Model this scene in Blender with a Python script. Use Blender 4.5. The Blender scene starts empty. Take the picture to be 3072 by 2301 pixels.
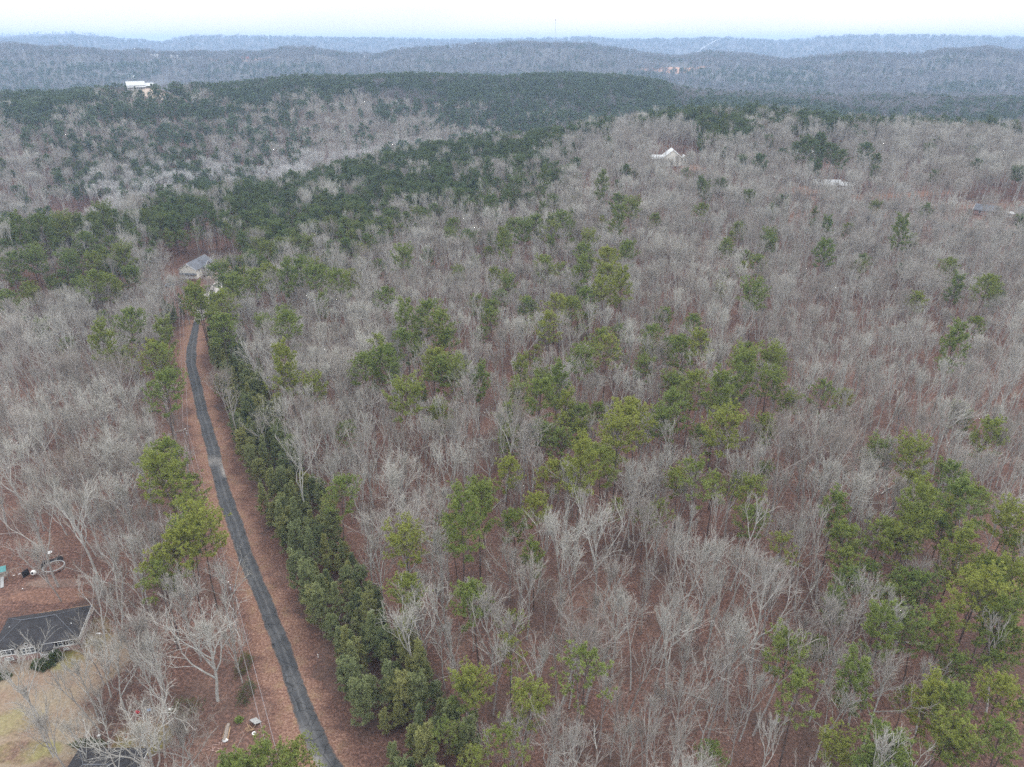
import bpy, math, random
import numpy as np
from mathutils import Vector

R = math.radians
rng = np.random.default_rng(11)
random.seed(5)
scene = bpy.context.scene
COL = scene.collection

# ------------------------------------------------------------------ camera, light, exposure
CAM_H = 115.0
PITCH = 25.7
FPX = 2130.0                      # focal length in pixels of the 3072 px wide photograph
cam_d = bpy.data.cameras.new('camera')
cam = bpy.data.objects.new('camera', cam_d)
COL.objects.link(cam)
cam.location = (0, 0, CAM_H)
cam.rotation_euler = (R(90 - PITCH), 0, 0)
cam_d.sensor_width = 36
cam_d.lens = FPX * 36 / 3072
cam_d.clip_start = 1
cam_d.clip_end = 40000
scene.camera = cam

SUN_EL, SUN_AZ = 48, 25           # a veiled sun, ahead and a little right
world = bpy.data.worlds.new('World')
scene.world = world
world.use_nodes = True
wt = world.node_tree
wt.nodes.clear()
w_out = wt.nodes.new('ShaderNodeOutputWorld')
w_bg = wt.nodes.new('ShaderNodeBackground')
w_sky = wt.nodes.new('ShaderNodeTexSky')
w_sky.sky_type = 'NISHITA'
w_sky.sun_disc = False
w_sky.sun_elevation = R(SUN_EL)
w_sky.sun_rotation = R(SUN_AZ)
w_tc = wt.nodes.new('ShaderNodeTexCoord')
w_map = wt.nodes.new('ShaderNodeMapping')
w_map.inputs['Scale'].default_value = (1, 1, 3.5)
w_noise = wt.nodes.new('ShaderNodeTexNoise')
w_noise.inputs['Scale'].default_value = 1.3
w_noise.inputs['Detail'].default_value = 5
w_ramp = wt.nodes.new('ShaderNodeValToRGB')
w_ramp.color_ramp.elements[0].position = 0.36
w_ramp.color_ramp.elements[0].color = (7.9, 8.3, 8.9, 1)
w_ramp.color_ramp.elements[1].position = 0.62
w_ramp.color_ramp.elements[1].color = (10.6, 10.5, 10.4, 1)
w_mix = wt.nodes.new('ShaderNodeMixRGB')
w_mix.inputs[0].default_value = 0.9
wt.links.new(w_tc.outputs['Generated'], w_map.inputs['Vector'])
wt.links.new(w_map.outputs[0], w_noise.inputs['Vector'])
wt.links.new(w_noise.outputs['Fac'], w_ramp.inputs[0])
wt.links.new(w_sky.outputs[0], w_mix.inputs[1])
wt.links.new(w_ramp.outputs[0], w_mix.inputs[2])
w_sep = wt.nodes.new('ShaderNodeSeparateXYZ')
wt.links.new(w_tc.outputs['Generated'], w_sep.inputs[0])
w_el = wt.nodes.new('ShaderNodeMapRange')          # an overcast sky is two to three times brighter overhead
w_el.inputs['From Min'].default_value = 0.02
w_el.inputs['From Max'].default_value = 0.9
w_el.inputs['To Min'].default_value = 1.12
w_el.inputs['To Max'].default_value = 2.5
wt.links.new(w_sep.outputs['Z'], w_el.inputs['Value'])
w_mul = wt.nodes.new('ShaderNodeVectorMath')
w_mul.operation = 'SCALE'
wt.links.new(w_mix.outputs[0], w_mul.inputs[0])
wt.links.new(w_el.outputs[0], w_mul.inputs['Scale'])
wt.links.new(w_mul.outputs[0], w_bg.inputs['Color'])
w_bg.inputs['Strength'].default_value = 0.1
wt.links.new(w_bg.outputs[0], w_out.inputs['Surface'])

sun_d = bpy.data.lights.new('sun', 'SUN')
sun_d.energy = 1.3
sun_d.angle = R(11)
sun_d.color = (1.0, 0.97, 0.92)
sun = bpy.data.objects.new('sun', sun_d)
COL.objects.link(sun)
sd = Vector((math.sin(R(SUN_AZ)) * math.cos(R(SUN_EL)), math.cos(R(SUN_AZ)) * math.cos(R(SUN_EL)), math.sin(R(SUN_EL))))
sun.rotation_euler = sd.to_track_quat('Z', 'Y').to_euler()

scene.view_settings.view_transform = 'Standard'
scene.view_settings.look = 'None'
scene.view_settings.exposure = 0.18
scene.view_settings.gamma = 1.0
cy = scene.cycles
cy.max_bounces = 4
cy.diffuse_bounces = 3
cy.glossy_bounces = 1
cy.transmission_bounces = 1
cy.volume_bounces = 2
cy.transparent_max_bounces = 4
cy.caustics_reflective = False
cy.caustics_refractive = False
cy.use_adaptive_sampling = False
cy.use_denoising = False
cy.denoiser = 'OPENIMAGEDENOISE'
scene.render.use_persistent_data = False

# ------------------------------------------------------------------ picture <-> place
K = 3072 / 2212.0                 # notes were taken on a 2212 px wide view of the photograph
cp, sp = math.cos(R(PITCH)), math.sin(R(PITCH))


def rays(px, py):
    """directions through pixels of the 2212 px view"""
    u = (np.asarray(px, float) * K - 1536) / FPX
    v = (np.asarray(py, float) * K - 1150.5) / FPX
    return np.stack([u, cp - v * sp, -sp - v * cp], -1)


def azdep(px, py):
    d = rays(px, py)
    return np.arctan2(d[..., 0], d[..., 1]), d[..., 2] / np.hypot(d[..., 0], d[..., 1])


def project(p):
    p = np.asarray(p, float)
    x, y, z = p[..., 0], p[..., 1], p[..., 2] - CAM_H
    depth = y * cp - z * sp
    up = y * sp + z * cp
    depth = np.where(np.abs(depth) < 1e-3, 1e-3, depth)
    return (x / depth * FPX + 1536) / K, (-up / depth * FPX + 1150.5) / K, depth


# ------------------------------------------------------------------ terrain
def crest(pts, dist, canopy):
    """ridge line seen at pixels pts, standing at the given distances -> (azimuth, distance, ground height)"""
    pts = np.array(pts, float)
    az, sl = azdep(pts[:, 0], pts[:, 1])
    dist = np.broadcast_to(np.asarray(dist, float), az.shape)
    return az, dist, CAM_H + dist * sl - canopy


def const(xs, dist, z):
    az, _ = azdep(np.array(xs, float), np.full(len(xs), 300.0))
    return az, np.broadcast_to(np.asarray(dist, float), az.shape), np.broadcast_to(np.asarray(z, float), az.shape)


c2 = [(0, 500, 400), (200, 478, 430), (400, 418, 500), (600, 398, 530), (850, 335, 600), (1050, 305, 640), (1180, 288, 640),
      (1300, 264, 650), (1450, 244, 680), (1600, 240, 700), (1800, 252, 720), (2212, 272, 720)]
c4 = [(0, 216, 1000), (200, 208, 1000), (400, 200, 1000), (560, 188, 1050), (700, 172, 1100), (900, 172, 1150), (1100, 172, 1200),
      (1330, 168, 1250), (1430, 188, 1250), (1500, 204, 1300), (1700, 215, 1400), (2212, 225, 1400)]
c6 = [(0, 104), (67, 101), (167, 113), (300, 114), (467, 123), (550, 116), (600, 107), (667, 108), (737, 119), (804, 125), (854, 114),
      (954, 106), (1104, 99), (1204, 97), (1270, 101), (1354, 116), (1420, 124), (1474, 126), (1541, 120), (1600, 123), (1675, 130),
      (1758, 131), (1841, 123), (1941, 124), (2008, 116), (2075, 111), (2141, 111), (2212, 119)]
c8 = [(0, 86), (160, 80), (233, 84), (333, 93), (360, 92), (390, 84), (417, 81), (533, 81), (633, 83), (737, 85), (804, 84), (964, 89), (1070, 88),
      (1204, 86), (1277, 83), (1320, 88), (1474, 87), (1524, 84), (1608, 87), (1675, 91), (1725, 89), (1758, 85), (1825, 80), (1941, 79),
      (2041, 80), (2141, 83), (2212, 84)]
c10 = [(0, 77), (50, 73), (167, 71), (213, 76), (245, 88), (330, 92), (800, 90), (887, 83), (960, 89), (1500, 90), (2212, 90)]
RINGS = [
    const([0, 2212], 0, 0),
    const([0, 500, 700, 1000, 1500, 2212], [360, 360, 330, 230, 180, 180], 0),
    crest([(a, b) for a, b, c in c2], [c for a, b, c in c2], 18),
    const([0, 600, 1050, 1450, 2212], [540, 680, 780, 840, 900], [-22, -20, -6, 6, -6]),
    crest([(a, b) for a, b, c in c4], [c for a, b, c in c4], 17),
    const([0, 1400, 2212], [1900, 1900, 2000], [-25, -15, -8]),
    crest(c6, 3000, 12),
    const([0, 2212], 4700, -30),
    crest(c8, 7000, 10),
    const([0, 2212], 7900, 40),
    crest(c10, 9300, 10),
    const([0, 2212], 14500, -60),
]


def hnoise(x, y, scale, seed):
    """cheap smooth value from a sum of sines"""
    r = np.random.default_rng(seed)
    s = 0
    for k in range(6):
        a = r.uniform(0, 2 * math.pi)
        f = 2 * math.pi / scale * r.uniform(0.6, 1.7)
        s = s + np.sin((x * math.cos(a) + y * math.sin(a)) * f + r.uniform(0, 6.28))
    return s / 6


def terr(x, y):
    x = np.asarray(x, float)
    y = np.asarray(y, float)
    az = np.arctan2(x, y)
    d = np.hypot(x, y)
    Ds = [np.interp(az, r[0], r[1]) for r in RINGS]
    Zs = [np.interp(az, r[0], r[2]) for r in RINGS]
    z = Zs[-1].copy()
    for k in range(len(RINGS) - 1):
        t = np.clip((d - Ds[k]) / np.maximum(Ds[k + 1] - Ds[k], 1), 0, 1)
        s = t * t * (3 - 2 * t)
        if k == 1:
            s = 0.45 * s + 0.55 * np.clip(t, 0, 1)
        m = (d >= Ds[k]) & (d < Ds[k + 1])
        z = np.where(m, Zs[k] + (Zs[k + 1] - Zs[k]) * s, z)
    amp = np.clip((d - 380) / 400, 0, 1) * 5 + np.clip((d - 1500) / 2000, 0, 1) * 9
    z = z + amp * hnoise(x, y, 170, 3) + np.clip((d - 1500) / 2000, 0, 1) * 14 * hnoise(x, y, 620, 4) * (1 - np.clip((d - 6000) / 800, 0, 1))
    z = z + np.clip((d - 120) / 200, 0, 1) * np.clip((az - R(-12)) / R(14), 0, 1) * 0.8 * hnoise(x, y, 60, 8)
    for px, dd, hh, rr in KNOLLS:
        kx, ky = dd * math.sin(px), dd * math.cos(px)
        z = z + hh * np.exp(-((x - kx) ** 2 + (y - ky) ** 2) / (2 * rr * rr))
    return z


KNOLLS = [(float(azdep(315, 195)[0]), 1010, 21, 27), (float(azdep(1452, 350)[0]), 532, 7, 24)]


def hit(px, py, above=0.0):
    """where the sight lines through pixels meet the surface lying `above` metres over the ground"""
    d = rays(px, py)
    n = np.hypot(d[..., 0], d[..., 1])
    out = np.full(n.shape, np.nan)
    prev = np.full(n.shape, 20.0)
    dist = 20.0
    while dist < 9500:
        x = d[..., 0] / n * dist
        y = d[..., 1] / n * dist
        zz = CAM_H + d[..., 2] / n * dist
        below = (zz < terr(x, y) + above) & np.isnan(out)
        out = np.where(below, dist, out)
        dist *= 1.006
    out = np.where(np.isnan(out), 9500, out)
    x = d[..., 0] / n * out
    y = d[..., 1] / n * out
    return np.stack([x, y, terr(x, y)], -1)


# ------------------------------------------------------------------ helpers: objects, meshes, materials
def tag(o, label=None, cat=None, group=None, kind=None):
    if label: o['label'] = label
    if cat: o['category'] = cat
    if group: o['group'] = group
    if kind: o['kind'] = kind
    return o


def empty(name, loc=(0, 0, 0), rz=0.0):
    o = bpy.data.objects.new(name, None)
    o.empty_display_size = 0.5
    o.location = loc
    o.rotation_euler = (0, 0, rz)
    COL.objects.link(o)
    return o


def mesh_np(name, verts, faces, mat=None, smooth=False, loops=None, starts=None, totals=None):
    """mesh from numpy arrays; faces is an (n, k) array"""
    me = bpy.data.meshes.new(name)
    verts = np.asarray(verts, np.float32)
    me.vertices.add(len(verts))
    me.vertices.foreach_set('co', verts.ravel())
    if loops is None:
        faces = np.asarray(faces, np.int32)
        k = faces.shape[1]
        loops = faces.ravel()
        starts = np.arange(len(faces), dtype=np.int32) * k
    me.loops.add(len(loops))
    me.loops.foreach_set('vertex_index', np.asarray(loops, np.int32))
    me.polygons.add(len(starts))
    me.polygons.foreach_set('loop_start', np.asarray(starts, np.int32))
    if smooth:
        me.polygons.foreach_set('use_smooth', np.ones(len(starts), bool))
    me.update(calc_edges=True)
    if mat: me.materials.append(mat)
    return me


def link(name, me, parent=None, loc=None):
    o = bpy.data.objects.new(name, me)
    COL.objects.link(o)
    if parent: o.parent = parent
    if loc is not None: o.location = loc
    return o


class MB:
    """collects polygons of any size, then links them as one mesh object"""

    def __init__(self):
        self.v, self.f = [], []

    def poly(self, pts):
        n = len(self.v)
        self.v += [tuple(p) for p in pts]
        self.f.append(tuple(range(n, n + len(pts))))

    def box(self, c, s, rz=0.0):
        hx, hy, hz = s[0] / 2, s[1] / 2, s[2] / 2
        n = len(self.v)
        ca, sa = math.cos(rz), math.sin(rz)
        for dz in (-hz, hz):
            for dx, dy in ((-hx, -hy), (hx, -hy), (hx, hy), (-hx, hy)):
                self.v.append((c[0] + dx * ca - dy * sa, c[1] + dx * sa + dy * ca, c[2] + dz))
        for q in ((3, 2, 1, 0), (4, 5, 6, 7), (0, 1, 5, 4), (1, 2, 6, 5), (2, 3, 7, 6), (3, 0, 4, 7)):
            self.f.append(tuple(n + i for i in q))

    def tube(self, pts, r, k=6, cap=True):
        pts = [Vector(p) for p in pts]
        rs = r if isinstance(r, (list, tuple)) else [r] * len(pts)
        rings = []
        for i, p in enumerate(pts):
            a = pts[max(i - 1, 0)]
            b = pts[min(i + 1, len(pts) - 1)]
            t = (b - a).normalized()
            u = t.cross(Vector((0, 0, 1)) if abs(t.z) < 0.9 else Vector((1, 0, 0))).normalized()
            w = t.cross(u)
            n = len(self.v)
            for j in range(k):
                ang = 2 * math.pi * j / k
                self.v.append(tuple(p + (u * math.cos(ang) + w * math.sin(ang)) * rs[i]))
            rings.append(n)
        for a, b in zip(rings, rings[1:]):
            for j in range(k):
                self.f.append((a + j, a + (j + 1) % k, b + (j + 1) % k, b + j))
        if cap:
            self.f.append(tuple(rings[0] + j for j in reversed(range(k))))
            self.f.append(tuple(rings[-1] + j for j in range(k)))

    def lathe(self, prof, k=16, c=(0, 0, 0)):
        rings = []
        for r, z in prof:
            n = len(self.v)
            for j in range(k):
                a = 2 * math.pi * j / k
                self.v.append((c[0] + r * math.cos(a), c[1] + r * math.sin(a), c[2] + z))
            rings.append(n)
        for a, b in zip(rings, rings[1:]):
            for j in range(k):
                self.f.append((a + j, a + (j + 1) % k, b + (j + 1) % k, b + j))

    def blob(self, c, s, seed=0, k=12, m=8, rough=0.25):
        r = random.Random(seed)
        n = len(self.v)
        for i in range(m + 1):
            th = math.pi * i / m
            for j in range(k):
                ph = 2 * math.pi * j / k
                q = 1 + r.uniform(-rough, rough)
                self.v.append((c[0] + s[0] * q * math.sin(th) * math.cos(ph), c[1] + s[1] * q * math.sin(th) * math.sin(ph), c[2] + s[2] * q * math.cos(th)))
        for i in range(m):
            for j in range(k):
                self.f.append((n + i * k + j, n + (i + 1) * k + j, n + (i + 1) * k + (j + 1) % k, n + i * k + (j + 1) % k))

    def build(self, name, mat, parent=None, smooth=False):
        me = bpy.data.meshes.new(name)
        me.from_pydata(self.v, [], self.f)
        me.materials.append(mat)
        if smooth:
            me.polygons.foreach_set('use_smooth', [True] * len(me.polygons))
        me.update()
        return link(name, me, parent)


class NT:
    """small wrapper for writing node trees"""

    def __init__(self, name):
        self.m = bpy.data.materials.new(name)
        self.m.use_nodes = True
        self.t = self.m.node_tree
        self.b = self.t.nodes['Principled BSDF']
        self.b.inputs['Roughness'].default_value = 0.9
        self.b.inputs['Specular IOR Level'].default_value = 0.15

    def n(self, kind, **kw):
        o = self.t.nodes.new(kind)
        for a, b in kw.items(): setattr(o, a, b)
        return o

    def l(self, a, b):
        self.t.links.new(a, b)

    def pos(self):
        return self.n('ShaderNodeNewGeometry').outputs['Position']

    def noise(self, scale, detail=4, rough=0.55, vec=None, sx=None):
        o = self.n('ShaderNodeTexNoise')
        o.inputs['Scale'].default_value = scale
        o.inputs['Detail'].default_value = detail
        o.inputs['Roughness'].default_value = rough
        v = vec or self.pos()
        if sx:
            mp = self.n('ShaderNodeMapping')
            mp.inputs['Scale'].default_value = sx
            self.l(v, mp.inputs['Vector'])
            v = mp.outputs[0]
        self.l(v, o.inputs['Vector'])
        return o.outputs['Fac']

    def ramp(self, f, stops):
        o = self.n('ShaderNodeValToRGB')
        cr = o.color_ramp
        while len(cr.elements) < len(stops): cr.elements.new(0.5)
        for e, (p, c) in zip(cr.elements, stops):
            e.position = p
            e.color = (*c, 1)
        self.l(f, o.inputs[0])
        return o.outputs[0]

    def mix(self, f, a, b, blend='MIX'):
        o = self.n('ShaderNodeMixRGB', blend_type=blend)
        for s, v in ((o.inputs[0], f), (o.inputs[1], a), (o.inputs[2], b)):
            if isinstance(v, (int, float)): s.default_value = v
            elif isinstance(v, tuple): s.default_value = (*v, 1)
            else: self.l(v, s)
        return o.outputs[0]

    def math(self, op, a, b=0.0, clamp=False):
        o = self.n('ShaderNodeMath', operation=op, use_clamp=clamp)
        for s, v in ((o.inputs[0], a), (o.inputs[1], b)):
            if isinstance(v, (int, float)): s.default_value = v
            else: self.l(v, s)
        return o.outputs[0]

    def rand(self):
        return self.n('ShaderNodeObjectInfo').outputs['Random']

    def bump(self, f, strength=0.4, dist=0.05):
        o = self.n('ShaderNodeBump')
        o.inputs['Strength'].default_value = strength
        o.inputs['Distance'].default_value = dist
        self.l(f, o.inputs['Height'])
        self.l(o.outputs[0], self.b.inputs['Normal'])

    def out(self, c):
        if isinstance(c, tuple): self.b.inputs['Base Color'].default_value = (*c, 1)
        else: self.l(c, self.b.inputs['Base Color'])
        return self.m


def plain(name, c, var=0.15, scale=3.0, rough=0.85):
    t = NT(name)
    t.b.inputs['Roughness'].default_value = rough
    f = t.noise(scale, 4)
    lo = tuple(x * (1 - var) for x in c)
    hi = tuple(min(x * (1 + var), 1) for x in c)
    return t.out(t.ramp(f, [(0.3, lo), (0.7, hi)]))


# ------------------------------------------------------------------ road line (pixels of the photograph, left and right edge)
ROAD = [(2420, 1016, 1112), (2301, 952, 1030), (2273, 930, 1012), (2126, 877, 942), (1983, 832, 888), (1838, 783, 833), (1693, 719, 771), (1548, 671, 722),
        (1491, 651, 699), (1407, 631, 673), (1322, 611, 652), (1238, 590, 626), (1153, 570, 605), (1090, 557, 589), (1039, 561, 589), (997, 572, 595), (960, 583, 602)]


def road_pts():
    L = np.array([(a / K, y / K) for y, a, b in ROAD])
    Rr = np.array([(b / K, y / K) for y, a, b in ROAD])
    def un(p):
        d = rays(p[:, 0], p[:, 1])
        t = (0 - CAM_H) / d[:, 2]
        return np.stack([d[:, 0] * t, d[:, 1] * t], -1)
    return un(L), un(Rr)


RL, RR = road_pts()
RC = (RL + RR) / 2


def resample(P, step):
    seg = np.linalg.norm(np.diff(P, axis=0), axis=1)
    s = np.concatenate([[0], np.cumsum(seg)])
    n = max(int(s[-1] / step), 2)
    q = np.linspace(0, s[-1], n)
    return np.stack([np.interp(q, s, P[:, i]) for i in range(P.shape[1])], -1)


LRC = resample(np.concatenate([RL, RR], 1), 1.0)
for _ in range(12):               # smooth the hand-read edges
    LRC[1:-1] = 0.25 * LRC[:-2] + 0.5 * LRC[1:-1] + 0.25 * LRC[2:]
RCs = (LRC[:, :2] + LRC[:, 2:]) / 2


def road_side(x, y):
    """signed distance to the road's centre line (+ = right of it), index along it"""
    P = RCs[::3]
    x = np.asarray(x, float)
    y = np.asarray(y, float)
    d2 = (x[..., None] - P[:, 0]) ** 2 + (y[..., None] - P[:, 1]) ** 2
    i = d2.argmin(-1)
    j = np.clip(i, 0, len(P) - 2)
    t = P[j + 1] - P[j]
    n = np.linalg.norm(t, axis=-1)
    cr = (x - P[j, 0]) * t[..., 1] - (y - P[j, 1]) * t[..., 0]
    return np.sign(cr) * np.sqrt(d2.min(-1)), i / len(P)


def inpoly(px, py, poly):
    px = np.asarray(px, float)
    py = np.asarray(py, float)
    c = np.zeros(px.shape, bool)
    n = len(poly)
    for i in range(n):
        x1, y1 = poly[i]
        x2, y2 = poly[(i + 1) % n]
        if y1 == y2: continue
        m = ((y1 > py) != (y2 > py)) & (px < (x2 - x1) * (py - y1) / (y2 - y1) + x1)
        c ^= m
    return c


# ------------------------------------------------------------------ materials of the setting
def ground_mat():
    t = NT('leaf_litter_ground')
    big = t.noise(0.012, 5, 0.6)
    mid = t.noise(0.11, 5, 0.65)
    fine = t.noise(1.7, 6, 0.75)
    litter = t.ramp(fine, [(0.32, (0.04, 0.024, 0.019)), (0.5, (0.115, 0.062, 0.048)), (0.64, (0.25, 0.14, 0.105))])
    soil = t.ramp(fine, [(0.3, (0.12, 0.075, 0.055)), (0.7, (0.30, 0.20, 0.15))])
    drift = t.noise(0.045, 6, 0.7)
    c = t.mix(t.ramp(mid, [(0.5, (0, 0, 0)), (0.72, (0.45, 0.45, 0.45))]), litter, soil)
    c = t.mix(t.ramp(drift, [(0.36, (0.75, 0.75, 0.75)), (0.52, (0, 0, 0))]), c, (0.06, 0.042, 0.034))
    c = t.mix(t.ramp(drift, [(0.58, (0, 0, 0)), (0.72, (0.5, 0.5, 0.5))]), c, (0.26, 0.155, 0.10))
    c = t.mix(t.ramp(big, [(0.45, (0, 0, 0)), (0.7, (0.35, 0.35, 0.35))]), c, (0.12, 0.085, 0.07))
    # lawns and bare clearings, worn patches with a shape of their own
    pos = t.n('ShaderNodeSeparateXYZ')
    t.l(t.pos(), pos.inputs[0])
    # far hills: litter blends with distance to a grey near the far trees' colour
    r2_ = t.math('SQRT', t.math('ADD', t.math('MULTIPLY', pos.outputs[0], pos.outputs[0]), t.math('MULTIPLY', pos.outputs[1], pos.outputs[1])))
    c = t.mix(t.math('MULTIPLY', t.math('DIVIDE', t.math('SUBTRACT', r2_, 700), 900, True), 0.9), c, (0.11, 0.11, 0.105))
    nz = t.math('MULTIPLY', t.math('SUBTRACT', t.noise(0.16, 5, 0.6), 0.5), 2.4)

    def patch(cx, cy, rx, ry, colr, c, amount=1.0):
        dx = t.math('DIVIDE', t.math('SUBTRACT', pos.outputs[0], cx), rx)
        dy = t.math('DIVIDE', t.math('SUBTRACT', pos.outputs[1], cy), ry)
        r2 = t.math('ADD', t.math('MULTIPLY', dx, dx), t.math('MULTIPLY', dy, dy))
        r2 = t.math('ADD', r2, nz)
        m = t.math('MULTIPLY', t.math('SUBTRACT', 1.25, r2), 2.2, True)
        m = t.math('MULTIPLY', m, amount)
        return t.mix(m, c, colr)
    grass_dry = t.mix(t.ramp(mid, [(0.35, (0, 0, 0)), (0.7, (0.85, 0.85, 0.85))]), t.ramp(fine, [(0.3, (0.17, 0.135, 0.09)), (0.7, (0.34, 0.285, 0.20))]), soil)
    grass_grn = t.mix(t.ramp(mid, [(0.4, (0, 0, 0)), (0.6, (1, 1, 1))]), t.ramp(fine, [(0.3, (0.11, 0.11, 0.03)), (0.7, (0.27, 0.25, 0.07))]), litter)
    clay = t.ramp(fine, [(0.3, (0.33, 0.17, 0.11)), (0.7, (0.52, 0.31, 0.21))])
    sand = t.ramp(fine, [(0.3, (0.42, 0.34, 0.27)), (0.7, (0.62, 0.52, 0.44))])
    GP = hit(np.array([float(q[0]) for q in GROUND_PATCHES]), np.array([float(q[1]) for q in GROUND_PATCHES]))
    for (px, py, rx, ry, colr, a), q in zip(GROUND_PATCHES, GP):
        c = patch(float(q[0]), float(q[1]), rx, ry, {'dry': grass_dry, 'green': grass_grn, 'clay': clay, 'sand': sand}[colr], c, a)
    t.bump(fine, 0.6, 0.15)
    return t.out(c)


GROUND_PATCHES = [
    (60, 1490, 13, 9, 'dry', 0.9), (20, 1600, 16, 8, 'dry', 1.0), (190, 1440, 8, 8, 'dry', 0.8), (180, 1390, 5, 7, 'green', 0.5),
    (315, 1590, 5, 4, 'green', 0.7), (60, 1625, 6, 2.5, 'green', 0.6), (150, 1420, 3, 5, 'green', 0.6), (40, 1560, 6, 3, 'green', 0.4), (120, 1290, 9, 2.5, 'clay', 0.18), (120, 1262, 7, 1.5, 'sand', 0.12),
    (480, 590, 14, 9, 'sand', 0.6), (450, 650, 4, 14, 'sand', 0.5), (515, 580, 9, 7, 'clay', 0.9),
    (168, 484, 16, 14, 'sand', 1.0), (325, 200, 26, 9, 'sand', 0.7), (1455, 152, 110, 60, 'clay', 1.0),
    (1730, 412, 20, 8, 'clay', 0.45), (1500, 362, 9, 7, 'clay', 0.4), (1385, 362, 10, 8, 'clay', 0.5), (1900, 425, 50, 6, 'clay', 0.3),
    (2110, 446, 30, 5, 'clay', 0.15), (1980, 446, 20, 3, 'sand', 0.3), (530, 132, 120, 40, 'clay', 0.5),
]

M = {}
M['ground'] = ground_mat()


def asphalt():
    t = NT('asphalt')
    fine = t.noise(6, 6, 0.75)
    mid = t.noise(0.25, 5, 0.6)
    c = t.ramp(fine, [(0.3, (0.034, 0.034, 0.035)), (0.7, (0.088, 0.088, 0.09))])
    c = t.mix(t.ramp(mid, [(0.45, (0, 0, 0)), (0.7, (0.55, 0.55, 0.55))]), c, (0.115, 0.113, 0.112))
    at = t.n('ShaderNodeAttribute', attribute_name='across')
    # worn wheel line, and dusty places where sand was washed over the road
    w = t.math('ABSOLUTE', t.math('SUBTRACT', at.outputs['Fac'], 0.55))
    wm = t.math('MULTIPLY', t.math('SUBTRACT', 0.11, w), 6, True)
    c = t.mix(t.math('MULTIPLY', wm, 0.5), c, (0.18, 0.178, 0.178))
    wl = t.math('ABSOLUTE', t.math('SUBTRACT', at.outputs['Fac'], 0.22))
    c = t.mix(t.math('MULTIPLY', t.math('SUBTRACT', 0.08, wl), 4, True), c, (0.13, 0.135, 0.145))
    a2 = t.n('ShaderNodeAttribute', attribute_name='dust')
    dm = t.math('MULTIPLY', a2.outputs['Fac'], t.math('ADD', t.math('MULTIPLY', mid, 1.2), 0.1))
    c = t.mix(t.math('MULTIPLY', dm, 0.75), c, (0.36, 0.33, 0.30))
    ck = t.n('ShaderNodeTexVoronoi', feature='DISTANCE_TO_EDGE')
    ck.inputs['Scale'].default_value = 0.35
    t.l(t.pos(), ck.inputs['Vector'])
    c = t.mix(t.ramp(ck.outputs['Distance'], [(0.0, (0.8, 0.8, 0.8)), (0.03, (0, 0, 0))]), c, (0.022, 0.022, 0.022))
    ed = t.math('ABSOLUTE', t.math('SUBTRACT', at.outputs['Fac'], 0.5))
    lf = t.math('MULTIPLY', t.math('SUBTRACT', t.math('ADD', ed, t.math('MULTIPLY', t.noise(0.9, 6, 0.8), 0.5)), 0.68), 8, True)
    c = t.mix(lf, c, (0.20, 0.125, 0.09))
    t.bump(fine, 0.3, 0.03)
    return t.out(c)


def verge_mat():
    t = NT('verge_leaves')
    fine = t.noise(2.2, 6, 0.8)
    mid = t.noise(0.35, 4, 0.6)
    c = t.ramp(fine, [(0.3, (0.06, 0.033, 0.024)), (0.48, (0.17, 0.09, 0.064)), (0.66, (0.36, 0.235, 0.175))])
    c = t.mix(t.ramp(mid, [(0.5, (0, 0, 0)), (0.75, (0.5, 0.5, 0.5))]), c, (0.30, 0.22, 0.12))
    at = t.n('ShaderNodeAttribute', attribute_name='across')
    w = t.math('ABSOLUTE', t.math('SUBTRACT', at.outputs['Fac'], 0.5))
    e = t.math('MULTIPLY', t.math('SUBTRACT', t.math('ADD', w, t.math('MULTIPLY', mid, 0.45)), 0.50), 4, True)
    c = t.mix(e, c, t.ramp(fine, [(0.32, (0.04, 0.024, 0.019)), (0.5, (0.115, 0.062, 0.048)), (0.64, (0.25, 0.14, 0.105))]))
    t.bump(fine, 0.6, 0.12)
    return t.out(c)


M['asphalt'] = asphalt()
M['verge'] = verge_mat()


# ------------------------------------------------------------------ ground sheet
def build_ground():
    a1 = np.arange(-52, 52.01, 0.4)
    a2 = np.arange(58, 302.1, 6)
    az = np.radians(np.concatenate([a1, a2]))
    d = np.concatenate([np.linspace(12, 380, 70), 380 * (14400 / 380.) ** (np.arange(1, 301) / 300.)])
    A, D = np.meshgrid(az, d, indexing='ij')
    X, Y = D * np.sin(A), D * np.cos(A)
    back = np.cos(A) < 0.3
    Z = terr(X, Y)
    Z = np.where(back & (D > 150), 0, Z)
    # far slopes are shaggy with woods
    Z = Z + np.clip((D - 2200) / 1500, 0, 1) * rng.normal(0, 2.2, Z.shape)
    na, nd = A.shape
    V = np.stack([X, Y, Z], -1).reshape(-1, 3)
    V = np.concatenate([V, [[0, 0, 0]]])
    i, j = np.meshgrid(np.arange(na), np.arange(nd - 1), indexing='ij')
    i2 = (i + 1) % na
    F = np.stack([i * nd + j, i * nd + j + 1, i2 * nd + j + 1, i2 * nd + j], -1).reshape(-1, 4)
    tri = [(len(V) - 1, i * nd, ((i + 1) % na) * nd) for i in range(na)]
    loops = np.concatenate([F.ravel(), np.array(tri).ravel()])
    starts = np.concatenate([np.arange(len(F)) * 4, len(F) * 4 + np.arange(len(tri)) * 3])
    me = mesh_np('ground', V, None, M['ground'], True, loops, starts)
    return tag(link('ground', me), kind='structure')


build_ground()


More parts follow.
